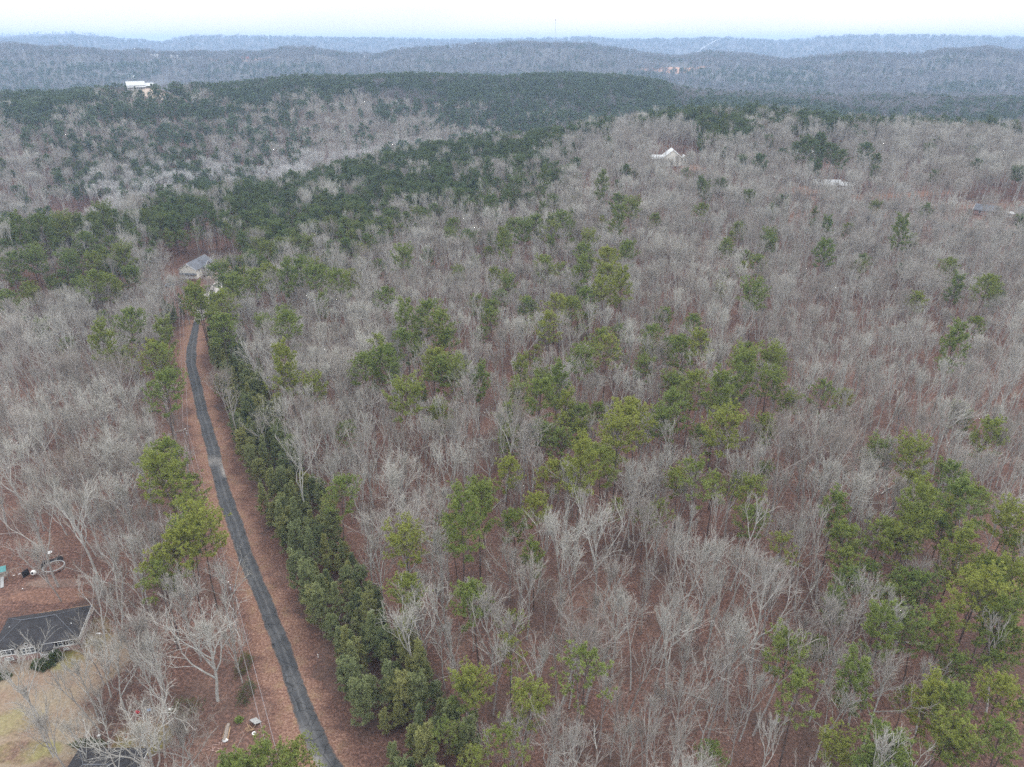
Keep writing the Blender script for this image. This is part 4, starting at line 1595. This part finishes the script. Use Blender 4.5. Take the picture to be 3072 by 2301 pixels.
m = MB(); m.blob((10.35, -0.1, 2.15), (0.05, 0.05, 0.05), 1, 6, 4, 0); m.build('handle', M['steel'], dd)
m = MB(); m.box((10.0, 10.2, 0.85), (11.0, 2.3, 0.14)); dk = m.build('deck', M['oldwood'], h)
m = MB()
for (a, b) in (((4.5, 11.3), (9.2, 11.3)), ((4.5, 9.2), (4.5, 11.3)), ((10.7, 11.3), (15.4, 11.3)), ((10.7, 9.7), (10.7, 11.3)), ((13.0, 9.7), (13.0, 11.3))):
    m.tube([(*a, 1.9), (*b, 1.9)], 0.06, 4)
    m.tube([(*a, 1.4), (*b, 1.4)], 0.04, 4)
    for p in (a, b): m.tube([(*p, 0), (*p, 1.95)], 0.06, 4)
m.build('deck_railing', M['wood'], dk)

# the roof at the bottom edge
h = hall('brick_house', 'grey roofed brick house cut off by the bottom edge, white gutter along its back', 'house', -75.6, 75.2, 0, R(0.3))
body(h, 11.4, 9.0, 3.1, M['greysiding'], 1.0, M['brick'])
hip(h, 11.4, 9.0, 3.15, 2.4, M['roof_dark'], 0.45, 4.0)
window(h, 3, 9.0, 2.0, 1.1, 1.2, 'back')
window(h, 8, 9.0, 2.0, 1.1, 1.2, 'back')
window(h, 11.4, 5, 2.0, 1.0, 1.1, 'right')

# the house at the end of the road
h = hall('two_storey_house', 'cream house with slate blue roof at the far end of the road', 'house', -173.4, 359.0, float(terr(-168, 366)), R(-7.8))
body(h, 9.2, 17.5, 5.4, M['cream'], 0.5, M['brick'])
gable(h, 9.2, 17.5, 5.4, 3.0, M['roof_slate'], M['cream'], 'y', 0.5)
m = MB(); m.box((9.8, 9.0, 3.0), (2.4, 6.4, 4.8)); m.build('wing_wall', M['greysiding'], h)
gable(h, 6.4, 6.4, 5.3, 2.5, M['roof_slate'], M['greysiding'], 'x', 0.4, 4.6, 5.8)
for yy in (7.0, 9.0, 11.0): window(h, 11.0, yy, 4.0, 0.9, 1.3, 'right')
window(h, 9.2, 3.0, 4.0, 1.0, 1.3, 'right')
window(h, 9.2, 15.0, 4.0, 1.0, 1.3, 'right')
window(h, 9.2, 14.0, 1.6, 1.0, 1.3, 'right')
m = MB(); m.lathe([(0.0, 0), (0.32, 0), (0.32, 0.06), (0.0, 0.06)], 12); vo = m.build('gable_vent', M['dark'], h); vo.rotation_euler = (R(90), 0, 0); vo.location = (4.6, 0.0, 6.6)
m = MB(); m.box((4.6, -0.05, 1.4), (5.0, 0.06, 2.3)); m.build('garage_door', M['trim'], h)
m = MB(); quad_roof(m, [(-0.2, -1.1, 2.75), (9.4, -1.1, 2.75), (9.4, -0.02, 3.2), (-0.2, -0.02, 3.2)]); m.build('garage_canopy', M['roof_slate'], h)
m = MB()
for k in (12.4, 16.4): m.box((11.6, k, 1.4), (0.16, 0.16, 2.8))
pr = m.build('porch_post', M['trim'], h)
m = MB(); quad_roof(m, [(9.2, 11.9, 3.2), (11.9, 11.9, 2.8), (11.9, 17.0, 2.8), (9.2, 17.0, 3.2)]); m.build('porch_roof', M['roof_slate'], h)


def on(px, py):
    q = hit(np.array([float(px)]), np.array([float(py)]))[0]
    return float(q[0]), float(q[1]), float(q[2])


def facing(x, y, extra=0.0):
    """front (-y side) turned towards the drone"""
    return -math.atan2(x, y) + extra


def simple_house(name, label, px, py, w, d, hh, rise, roofm, wallm, rz=0.0, along='x', wings=(), nwin=3, group=None, sink=0.0, cat='house', at=None, win=(1.1, 1.3)):
    x, y, z = at or on(px, py)
    a = facing(x, y, rz)
    e = hall(name, label, cat, x - w / 2 * math.cos(a), y - w / 2 * math.sin(a), z - sink, a, group)
    body(e, w, d, hh, wallm, 0.3, M['concrete'], -3.0)
    gable(e, w, d, hh, rise, roofm, wallm, along, 0.5)
    for (wx, wy, ww, wd, wh, wr, al) in wings:
        m = MB(); m.box((wx + ww / 2, wy + wd / 2, wh / 2 - 1), (ww, wd, wh + 2)); m.build('wing_wall', wallm, e)
        gable(e, ww, wd, wh, wr, roofm, wallm, al, 0.4, wx, wy)
    for k in range(nwin):
        window(e, w * (k + 0.7) / (nwin + 0.4), 0, min(1.7, hh * 0.6), *win, 'front')
    return e


kx, ky = 530 * math.sin(KNOLLS[1][0]), 530 * math.cos(KNOLLS[1][0])
kz = float(terr(kx, ky))
print('white roof base', project(np.array([kx, ky, kz])))
simple_house('white_roofed_house', 'white house with tall white metal roof among bare trees near the hilltop', 1448, 362, 12.5, 12, 6.2, 5.0, M['roof_white'], M['cream'], 0.12, 'y',
             wings=((-9.5, 3, 9.3, 7, 4.6, 2.4, 'x'), (12.7, 4, 5, 6, 4.4, 2.6, 'y')), nwin=3, at=(kx, ky, kz - 0.2))
simple_house('white_house', 'long low white house half hidden by bare trees on the right hill', 1785, 412, 17, 8, 3.4, 2.6, M['roof_white'], M['white'], 0.25, 'x', wings=((17.2, 1.5, 9, 6, 2.9, 1.8, 'x'),), nwin=4)
simple_house('white_shed', 'small bright white shed among bare trees, right of the long white house', 1950, 415, 6, 4.5, 2.8, 1.5, M['roof_white'], M['white'], -0.3, 'x', nwin=1, cat='shed')
simple_house('slate_roofed_house', 'brick house with slate blue roof seen through bare trees near the right edge', 2125, 466, 12, 8, 3.0, 2.6, M['roof_slate'], M['brick'], -0.2, 'x', nwin=2)
simple_house('slate_roofed_house', 'house with dark slate roof and white eaves cut off at the right edge', 2222, 474, 12, 8, 3.0, 2.6, M['roof_slate'], M['brick'], 0.1, 'x', nwin=3)
simple_house('white_shed', 'boxy white shed between the two slate roofed houses at right', 2178, 472, 3.4, 3, 2.5, 0.7, M['roof_white'], M['white'], 0.1, 'x', nwin=1, cat='shed')
simple_house('white_house', 'house glimpsed behind the dark pine cluster on the right hill', 1738, 348, 14, 8, 4.5, 2.5, M['roof_white'], M['cream'], 0.0, 'x', nwin=4)
e = simple_house('farmhouse', 'long white farmhouse with columned porch alone on the far left ridge', 296, 196, 19, 9, 5.2, 4.0, M['roof_white'], M['greysiding'], 0.05, 'x', wings=((19.2, 1, 9, 8, 4.2, 3.0, 'x'),), nwin=6, win=(1.9, 2.2))
m = MB()
for k in range(11): m.box((0.3 + k * 1.85, -2.2, 1.6), (0.35, 0.35, 3.2))
m.build('porch_post', M['trim'], e)
m = MB(); quad_roof(m, [(-0.5, -2.8, 3.1), (19.5, -2.8, 3.1), (19.5, -0.02, 3.9), (-0.5, -0.02, 3.9)]); m.build('porch_roof', M['roof_white'], e)
simple_house('red_roofed_house', 'red roofed house on the hazy hill behind the farmhouse', 529, 131, 34, 16, 6, 7, M['roof_red'], M['cream'], 0.2, 'x', sink=1)
for px, py, w, lab in ((335, 124, 24, 'tiny white roof on the hazy hill, leftmost of the far roofs'), (376, 125, 26, 'tiny white roof on the hazy hill, just left of the red roof'),
                       (794, 126, 26, 'tiny white roof in the gap between the two hazy hills'), (286, 172, 18, 'tiny white roof on the slope just behind the farmhouse')):
    simple_house('distant_house', lab, px, py, w, 10, 6, 4.5, M['roof_white'], M['white'], 0.1, 'x', nwin=2, sink=0.5)


# ------------------------------------------------------------------ masts, smoke, poles, wires
def mast(name, label, px, ptop, pbase, dist, w):
    az, sl = azdep(px, ptop)
    x, y = dist * math.sin(az), dist * math.cos(az)
    top = CAM_H + dist * float(sl)
    z = float(terr(x, y))
    H = top - z
    e = empty(name, (x, y, z))
    tag(e, label, 'mast')
    m = MB()
    for k in range(3):
        a = 2 * math.pi * k / 3
        m.tube([(w * math.cos(a), w * math.sin(a), -1), (w * math.cos(a), w * math.sin(a), H)], 0.22 * w, 4)
    n = int(H / 6)
    for i in range(n):
        for k in range(3):
            a, b = 2 * math.pi * k / 3, 2 * math.pi * (k + 1) / 3
            m.tube([(w * math.cos(a), w * math.sin(a), H * i / n), (w * math.cos(b), w * math.sin(b), H * (i + 1) / n)], 0.1 * w, 3)
    m.build('lattice', M['steel'], e)
    m = MB(); m.lathe([(0, H), (1.6 * w, H), (1.6 * w, H + 3), (0, H + 3.4)], 8); m.build('beacon', M['roof_red'], e)
    m = MB()
    for k in range(3):
        a = 2 * math.pi * k / 3 + 0.5
        for f in (0.55, 0.95):
            gx, gy = 60 * math.cos(a), 60 * math.sin(a)
            m.tube([(0, 0, H * f), (gx, gy, float(terr(x + gx, y + gy)) - z)], 0.05, 3)
    m.build('guy_wire', M['steel'], e)


mast('radio_mast', 'tall thin radio mast rising above the middle hill into the sky', 1200, 44, 98, 3050, 0.9)
mast('radio_mast', 'faint small mast on the far blue ridge at right', 1897, 64, 80, 7000, 1.2)

x0, y0, z0 = on(1502, 124)
m = MB()
r_ = random.Random(4)
rings = []
for k in range(15):
    t = k / 14
    c = Vector((x0 + 190 * t ** 1.3, y0 + 60 * t, z0 + 6 + 118 * t ** 0.8))
    rr = 5 + 34 * t
    n0 = len(m.v)
    for j in range(12):
        a = 2 * math.pi * j / 12
        q = rr * r_.uniform(0.72, 1.25)
        m.v.append((c.x + q * math.cos(a) * 0.9, c.y + q * math.sin(a), c.z + q * 0.35 * math.cos(a)))
    rings.append(n0)
for a, b in zip(rings, rings[1:]):
    for j in range(12): m.f.append((a + j, a + (j + 1) % 12, b + (j + 1) % 12, b + j))
m.f.append(tuple(reversed(range(rings[0], rings[0] + 12))))
m.f.append(tuple(range(rings[-1], rings[-1] + 12)))
sm = bpy.data.materials.new('smoke_air')
sm.use_nodes = True
sm.node_tree.nodes.clear()
so_ = sm.node_tree.nodes.new('ShaderNodeOutputMaterial')
sv_ = sm.node_tree.nodes.new('ShaderNodeVolumePrincipled')
sv_.inputs['Color'].default_value = (0.93, 0.95, 1, 1)
sv_.inputs['Density'].default_value = 0.035
sm.node_tree.links.new(sv_.outputs[0], so_.inputs['Volume'])
smo = m.build('smoke', sm, None, True)
tag(smo, 'thin white smoke plume drifting up in front of the far ridge', 'smoke', kind='stuff')


def pole(x, y, H, label):
    e = empty('utility_pole', (x, y, float(terr(x, y))), R(-32))
    tag(e, label, 'utility pole', 'utility poles along the left verge')
    m = MB(); m.tube([(0, 0, -0.5), (0, 0, H)], [0.17, 0.11], 8); m.build('post', M['oldwood'], e)
    m = MB(); m.box((0, 0, H - 0.55), (1.5, 0.1, 0.12)); ca = m.build('crossarm', M['oldwood'], e)
    for sx in (-0.65, 0.65):
        m = MB(); m.lathe([(0.03, 0), (0.08, 0.05), (0.08, 0.18), (0.0, 0.22)], 8, (sx, 0, H - 0.49)); m.build('insulator', M['trim'], ca)
    m = MB(); m.lathe([(0.17, 0.0), (0.17, 0.12), (0.0, 0.2)], 8, (0, 0, H)); m.build('pole_cap', M['trim'], e)
    m = MB(); m.lathe([(0.0, 0), (0.2, 0), (0.2, 0.7), (0.0, 0.75)], 10, (0.32, 0, H - 1.9)); m.build('transformer', M['steel'], e)


POLES = [(-147.4, 299.7, 10.5), (-97.9, 185.7, 10.5), (-61.2, 119.4, 10.0), (-33.5, 68.0, 10.0)]
for (a, b, c), lab in zip(POLES, ('farthest utility pole, beside the dark pine where the road ends', 'dark utility pole with white top beside the curving stretch of road',
                                  'utility pole whose white top shows above the pale oak by the road', 'utility pole carrying the wire past the bottom edge of the verge')):
    pole(a, b, c, lab)
for sgn, lab in ((-0.65, 'thin utility wire on the woods side of the poles'), (0.65, 'thin utility wire on the road side of the poles')):
    m = MB()
    for (p, q) in zip(POLES, POLES[1:]):
        d = Vector((q[0] - p[0], q[1] - p[1], 0)).normalized()
        nrm = Vector((d.y, -d.x, 0)) * -sgn
        pts = []
        for k in range(13):
            t = k / 12
            pts.append(Vector((p[0] + (q[0] - p[0]) * t, p[1] + (q[1] - p[1]) * t, p[2] - 0.3 + (q[2] - p[2]) * t - 1.4 * 4 * t * (1 - t))) + nrm)
        m.tube(pts, 0.022, 4)
    tag(m.build('utility_wire', M['steel']), lab, 'wire', 'wires strung between the utility poles')


# ------------------------------------------------------------------ yard things
def g0(sx, sy, z=0.0):
    """ground point under a pixel of the 3072 px photograph, z metres up, where the ground is level"""
    d = rays(sx / K, sy / K)
    t = (z - CAM_H) / d[2]
    return float(d[0] * t), float(d[1] * t)


tx, ty = -110.7, 135.4
e = tag(empty('trampoline', (tx, ty, 0), R(20)), 'round trampoline with white rim and collapsed black net in the lower left yard', 'trampoline')
m = MB()
m.tube([(2.3 * math.cos(a * math.pi / 16), 2.0 * math.sin(a * math.pi / 16), 0.88) for a in range(33)], 0.13, 6, False)
m.build('rim_pad', M['dull'], e)
m = MB()
m.poly([(2.2 * math.cos(a * math.pi / 12), 1.9 * math.sin(a * math.pi / 12), 0.22 + 0.05 * (a % 3)) for a in range(24)]); m.build('torn_mat', M['verge'], e)
for k in range(6):
    a = k * math.pi / 3 + 0.3
    m = MB(); m.tube([(2.3 * math.cos(a), 2.0 * math.sin(a), 0), (2.3 * math.cos(a), 2.0 * math.sin(a), 0.85)], 0.05, 6); m.build('leg', M['steel'], e)
m = MB()
for k in range(12):
    a, b = math.pi * (0.22 + k * 0.075), math.pi * (0.22 + (k + 1) * 0.075)
    ha, hb = 1.7 + 0.4 * math.sin(k), 1.7 + 0.4 * math.sin(k + 1)
    m.poly([(2.34 * math.cos(a), 2.04 * math.sin(a), 0.8), (2.34 * math.cos(b), 2.04 * math.sin(b), 0.8), (2.6 * math.cos(b), 2.5 * math.sin(b), hb), (2.6 * math.cos(a), 2.5 * math.sin(a), ha)])
m.build('safety_net', M['netting'], e)

x, y = g0(103, 1726)
e = tag(empty('cement_mixer', (x, y, 0), R(-20)), 'white round drum with dark mouth lying beside a dark upright board', 'drum')
m = MB(); m.lathe([(0.0, 0), (0.42, 0.02), (0.62, 0.4), (0.6, 0.9), (0.34, 1.3), (0.28, 1.32)], 16); o = m.build('drum', M['trim'], e); o.rotation_euler = (R(62), 0, R(30)); o.location = (0, 0.4, 0.7)
m = MB(); m.lathe([(0.0, 1.25), (0.26, 1.27)], 12); o = m.build('mouth', M['dark'], e); o.rotation_euler = (R(62), 0, R(30)); o.location = (0, 0.4, 0.7)
for sx in (-0.5, 0.5):
    m = MB(); m.tube([(sx, 0.5, 0), (sx * 0.9, 0.1, 0.8)], 0.05, 6); m.build('leg', M['steel'], e)
x, y = g0(80, 1728)
e = tag(empty('board_panel', (x, y, 0), R(70)), 'dark board standing upright between the play set and the white drum', 'board')
m = MB(); m.box((0, 0, 0.85), (1.6, 0.12, 1.7)); m.build('panel', M['netting'], e)
m = MB()
for sx in (-0.75, 0.75): m.box((sx, 0.15, 0.9), (0.1, 0.2, 1.8))
m.build('post', M['oldwood'], e)
x, y = g0(151, 1666)
e = tag(empty('satellite_dish', (x, y, 0)), 'white round dish just behind the trampoline', 'dish')
m = MB(); m.lathe([(0.0, 0.0), (0.4, 0.06), (0.62, 0.2), (0.62, 0.24), (0.38, 0.12), (0.0, 0.05)], 16, (0, 0, 0.7)); m.build('dish', M['trim'], e)
m = MB(); m.tube([(0, 0, 0), (0, 0, 0.72)], 0.05, 6); m.build('stand', M['steel'], e)

x, y = g0(14, 1738)
e = tag(empty('play_set', (x, y, 0), R(25)), 'wooden play set with teal canopy and slide at the left edge', 'play set')
for sx in (-0.9, 0.9):
    for sy in (-0.9, 0.9):
        m = MB(); m.box((sx, sy, 1.6), (0.12, 0.12, 3.2)); m.build('post', M['oldwood'], e)
m = MB(); m.box((0, 0, 1.5), (2.0, 2.0, 0.1)); m.build('platform', M['oldwood'], e)
m = MB()
quad_roof(m, [(-1.2, -1.2, 3.0), (1.2, -1.2, 3.0), (1.2, 0, 3.8), (-1.2, 0, 3.8)], 0.05)
quad_roof(m, [(1.2, 1.2, 3.0), (-1.2, 1.2, 3.0), (-1.2, 0, 3.8), (1.2, 0, 3.8)], 0.05)
m.build('canopy', M['plastic_teal'], e)
m = MB()
m.poly([(-0.35, -1.0, 1.5), (0.35, -1.0, 1.5), (0.35, -3.4, 0.25), (-0.35, -3.4, 0.25)])
m.box((-0.38, -2.2, 0.98), (0.05, 0.05, 0.3)); m.box((0.38, -2.2, 0.98), (0.05, 0.05, 0.3))
m.build('slide', M['dull'], e)
m = MB()
m.tube([(1.0, 0, 2.3), (4.0, 0, 2.3)], 0.06, 6); m.tube([(4.0, 0, 2.3), (4.2, 0.9, 0)], 0.05, 6); m.tube([(4.0, 0, 2.3), (4.2, -0.9, 0)], 0.05, 6)
m.build('swing_beam', M['oldwood'], e)
for sx in (2.0, 3.1):
    m = MB(); m.box((sx, 0, 0.5), (0.45, 0.2, 0.04)); m.tube([(sx - 0.2, 0, 0.5), (sx - 0.2, 0, 2.3)], 0.015, 4); m.tube([(sx + 0.2, 0, 0.5), (sx + 0.2, 0, 2.3)], 0.015, 4); m.build('swing', M['trim'], e)

x, y = g0(680, 2200)
e = tag(empty('log_bench', (x, y, 0), R(8)), 'weathered split log lying on the leaves left of the road', 'log')
m = MB(); m.tube([(0, -1.8, 0.3), (0.05, -0.6, 0.34), (-0.04, 0.7, 0.33), (0.02, 1.8, 0.28)], [0.34, 0.38, 0.36, 0.3], 9); m.build('trunk', M['oldwood'], e)
m = MB(); m.tube([(0.45, -1.7, 0.16), (0.42, 1.2, 0.18)], [0.16, 0.13], 7); m.tube([(-0.42, -1.2, 0.14), (-0.4, 1.6, 0.15)], [0.14, 0.1], 7); m.build('branch', M['wood'], e)
x, y = g0(676, 2223)
m = MB(); m.blob((x, y, 0.22), (0.55, 0.38, 0.3), 3, 12, 8, 0.16)
tag(m.build('plastic_bag', M['trim'], None, True), 'white plastic bag bunched at the end of the weathered log', 'bag')
x, y = g0(655, 2243)
m = MB()
r_ = random.Random(9)
for k in range(16):
    a = r_.uniform(0, 6.28); px_, py_ = x + r_.uniform(-1.6, 1.4), y + r_.uniform(-0.9, 1.1)
    m.tube([(px_, py_, 0.06), (px_ + math.cos(a) * r_.uniform(.3, .9), py_ + math.sin(a) * r_.uniform(.3, .9), 0.12)], 0.045, 5)
t_ = plain('split_pink_wood', (0.52, 0.36, 0.31), 0.2)
tag(m.build('wood_scraps', t_), 'scattered pale wood scraps on red leaves below the log', 'wood scraps', kind='stuff')

x, y = g0(764, 2172)
e = tag(empty('broken_table', (x, y, 0), R(-35)), 'tipped pale ribbed table with wood legs at the verge edge', 'table')
m = MB()
for k in range(5): m.box((0, -0.62 + 0.31 * k, 0.62), (1.7, 0.28, 0.06))
o = m.build('top', M['dull'], e); o.rotation_euler = (R(-28), 0, 0)
for sx in (-0.75, 0.75):
    m = MB(); m.tube([(sx, -0.5, 0.1), (sx, -0.2, 0.75)], 0.05, 6); m.build('leg', M['oldwood'], e)
    m = MB(); m.tube([(sx, 0.6, 0.0), (sx, 0.5, 0.35)], 0.05, 6); m.build('leg', M['oldwood'], e)
x, y = g0(750, 2188)
m = MB()
for k in range(9):
    a = r_.uniform(0, 3.14); px_, py_ = x + r_.uniform(-0.6, 0.6), y + r_.uniform(-0.5, 0.5)
    m.tube([(px_ - math.cos(a) * 0.6, py_ - math.sin(a) * 0.6, 0.05 + 0.05 * k), (px_ + math.cos(a) * 0.6, py_ + math.sin(a) * 0.6, 0.12 + 0.05 * k)], 0.06, 5)
tag(m.build('firewood_heap', M['wood']), 'small heap of orange brown firewood beside the tipped table', 'firewood')
x, y = g0(762, 2201)
m = MB(); m.tube([(x + 0.27 * math.cos(a * math.pi / 8), y + 0.27 * math.sin(a * math.pi / 8), 0.12) for a in range(17)], 0.11, 6, False)
tag(m.build('white_ring', M['trim']), 'small white ring lying on leaves below the tipped table', 'ring')
for sx, sy, mt, sz, nm, lab in ((412, 2137, 'redcloth', (0.6, 0.45, 0.18), 'red_tarpaulin', 'crumpled red cloth on the leaves between the two houses'),
                                (446, 2131, 'bluecloth', (0.45, 0.35, 0.15), 'blue_tarpaulin', 'crumpled pale blue cloth right of the red cloth'),
                                (512, 2129, 'trim', (0.5, 0.25, 0.15), 'white_bag', 'small white bag right of the blue cloth'),
                                (298, 2209, 'trim', (0.28, 0.32, 0.28), 'white_bucket', 'small white bucket behind the grey roof'),
                                (68, 1767, 'trim', (0.14, 0.14, 0.1), 'white_ball', 'tiny white ball on the red leaves behind the charcoal roof'),
                                (295, 1901, 'trim', (0.55, 0.2, 0.1), 'pale_board', 'short pale board on the ground right of the house corner')):
    x, y = g0(sx, sy)
    m = MB(); m.blob((x, y, sz[2] * 0.8), sz, int(sx), 12, 7, 0.2)
    tag(m.build(nm, M[mt], None, True), lab, nm.split('_')[1])
for sx, sy, lab in ((955, 1974, 'white marker post on the right verge under the young pines'), (651, 1182, 'white marker post on the right verge by the far bend')):
    x, y = g0(sx, sy)
    m = MB(); m.box((x, y, 0.5), (0.12, 0.06, 1.0)); m.box((x, y, 1.03), (0.16, 0.1, 0.08))
    tag(m.build('marker_post', M['trim']), lab, 'post', 'white marker posts on the right verge')


# ------------------------------------------------------------------ cars
def car(x, y, z, rz, paint, label, van=False):
    e = tag(empty('parked_car', (x, y, z), rz), label, 'car')
    H2 = 1.95 if van else 1.45
    prof = [(-2.25, 0.35), (-2.25, 0.85), (-1.9, 0.95), (-1.5, H2) if van else (-1.35, H2), (0.5, H2), (1.15, 0.98), (2.1, 0.82), (2.25, 0.6), (2.25, 0.35)]
    m = MB()
    for sg in (-1, 1):
        pts = [(px, sg * (0.86 if pz < 1.1 else 0.7), pz) for px, pz in prof]
        m.poly(pts if sg < 0 else list(reversed(pts)))
    for a, b in zip(prof, prof[1:] + prof[:1]):
        wa, wb = (0.86 if a[1] < 1.1 else 0.7), (0.86 if b[1] < 1.1 else 0.7)
        m.poly([(a[0], -wa, a[1]), (a[0], wa, a[1]), (b[0], wb, b[1]), (b[0], -wb, b[1])])
    bo = m.build('body', paint, e)
    m = MB()
    m.poly([(0.56, -0.66, H2 - 0.03), (0.56, 0.66, H2 - 0.03), (1.14, 0.76, 1.05), (1.14, -0.76, 1.05)])
    m.v = [(a + 0.03, b, c + 0.02) for a, b, c in m.v]
    m.build('windscreen', M['glass'], e)
    for sg in (-1, 1):
        m = MB(); m.poly([(-1.25, sg * 0.74, H2 - 0.1), (0.4, sg * 0.74, H2 - 0.1), (0.85, sg * 0.84, 1.05), (-1.6, sg * 0.84, 1.05)]); m.build('side_window', M['glass'], e)
        for wx in (-1.4, 1.4):
            m = MB(); m.lathe([(0.0, -0.1), (0.33, -0.1), (0.33, 0.1), (0.0, 0.1)], 12); o = m.build('wheel', M['tyre'], e); o.rotation_euler = (R(90), 0, 0); o.location = (wx, sg * 0.8, 0.33)
            m = MB(); m.lathe([(0.0, -0.12), (0.18, -0.12), (0.18, 0.12), (0.0, 0.12)], 10); m.build('hub', M['steel'], o)
    return e


x, y = g0(513, 873)
car(x, y, float(terr(x, y)), R(20), M['cardark'], 'pale blue car parked under the pines left of the cream house')
x, y, z = on(1838, 421)
car(x, y, z, R(10), M['carwhite'], 'white van parked below the long white house on the right hill', True)

# driveway by the cream house
dl = np.array([g0(598, 962), g0(603, 935), g0(612, 905), g0(640, 880), g0(672, 850), g0(700, 822)])
t = np.gradient(dl, axis=0)
t /= np.linalg.norm(t, axis=1, keepdims=True)
nn = np.stack([t[:, 1], -t[:, 0]], -1)
hw = np.array([2.2, 2.6, 3.0, 3.2, 3.4, 5.0])[:, None]
strip('driveway', np.concatenate([dl - nn * hw, dl + nn * hw], 1), 0.06, M['concrete'], 0.15, 5, seed=8)


# ------------------------------------------------------------------ shrubs
def shrub(name, x, y, rx, ry, rz, n, mat, label, seed, blade=(0.3, 0.13), twiggy=False):
    r = np.random.default_rng(seed)
    e = tag(empty(name, (x, y, float(terr(x, y)))), label, 'shrub')
    P = r.normal(size=(n, 3))
    P /= np.linalg.norm(P, axis=1, keepdims=True)
    P *= r.uniform(0.35, 1.0, (n, 1)) ** 0.5
    P[:, 2] = np.abs(P[:, 2])
    P *= (1 + 0.25 * np.sin(P[:, :1] * 5 + seed) * np.cos(P[:, 1:2] * 4))
    P *= np.array([rx, ry, rz])
    v, f = blades(r, P, P / (np.linalg.norm(P, axis=1, keepdims=True) + 1e-6), 7, *blade)
    link('foliage', mesh_np('shrub_foliage', v, f, mat), e)
    S = []
    for k in range(14 if not twiggy else 160):
        q = P[r.integers(0, n)] * r.uniform(0.8, 1.0)
        b0 = np.array([q[0] * 0.3, q[1] * 0.3, 0]) if not twiggy else np.array([q[0] * 0.85, q[1] * 0.85, 0])
        S.append((*b0, *q, 0.035, 0.012))
    v, f = tubes(S, 3)
    link('stem', mesh_np('shrub_stem', v, f, M['brush']), e)


x, y = g0(126, 2000)
shrub('evergreen_shrub', x, y, 2.3, 1.3, 1.7, 700, M['shrub'], 'wide dark evergreen shrub under the front gable of the white house', 41)
x, y = g0(168, 1978)
shrub('evergreen_shrub', x, y, 1.3, 1.2, 2.0, 500, M['shrub'], 'rounded dark evergreen shrub beside the porch steps', 42)
x, y = g0(10, 2030)
shrub('evergreen_shrub', x, y, 1.8, 1.0, 1.1, 400, M['shrub'], 'low dark shrub by the house wall at the left edge', 43)
x, y = g0(718, 2162)
shrub('yellow_green_shrub', x, y, 0.7, 0.6, 0.8, 160, M['needle'], 'small yellow green shrub left of the tipped table', 44)
x, y = g0(270, 2236)
shrub('evergreen_shrub', x, y, 3.6, 0.8, 1.5, 520, M['shrub'], 'dark green hedge behind the grey roof at the bottom', 45)
for k, (sx, sy, rx, ry, lab) in enumerate(((733, 2000, 1.8, 3.2, 'dark brambly thicket along the wire, upper one beside the pale oak'), (741, 2085, 1.7, 3.4, 'dark brambly thicket along the wire, lower one above the tipped table'),
                                          (560, 2130, 3.4, 2.4, 'dark tangled thicket between the white bag and the weathered log'))):
    x, y = g0(sx, sy)
    shrub('bramble_thicket', x, y, rx, ry, 2.4, 420, M['shrub'], lab, 50 + k, (0.22, 0.07), True)
x, y = on(2128, 612)[:2]
shrub('evergreen_shrub', x, y, 6, 4, 4.5, 900, M['shrub'], 'dark evergreen thicket under bare trees at the right side of the slope', 60, (0.5, 0.2))
# @@OBJ-END

# ------------------------------------------------------------------ the hazy air
b = MB()
b.box((0, 0, (205 - 95) / 2), (29600, 29600, 300))
hz = b.build('haze', bpy.data.materials.new('haze_air'))
hm = hz.data.materials[0]
hm.use_nodes = True
ht = hm.node_tree
ht.nodes.clear()
ho = ht.nodes.new('ShaderNodeOutputMaterial')
hv = ht.nodes.new('ShaderNodeVolumePrincipled')
hv.inputs['Color'].default_value = (0.50, 0.70, 1.0, 1)
hv.inputs['Density'].default_value = 0.000145
hv.inputs['Anisotropy'].default_value = 0.0
ht.links.new(hv.outputs[0], ho.inputs['Volume'])
tag(hz, 'pale blue haze that fades the far hills', 'haze', kind='stuff')
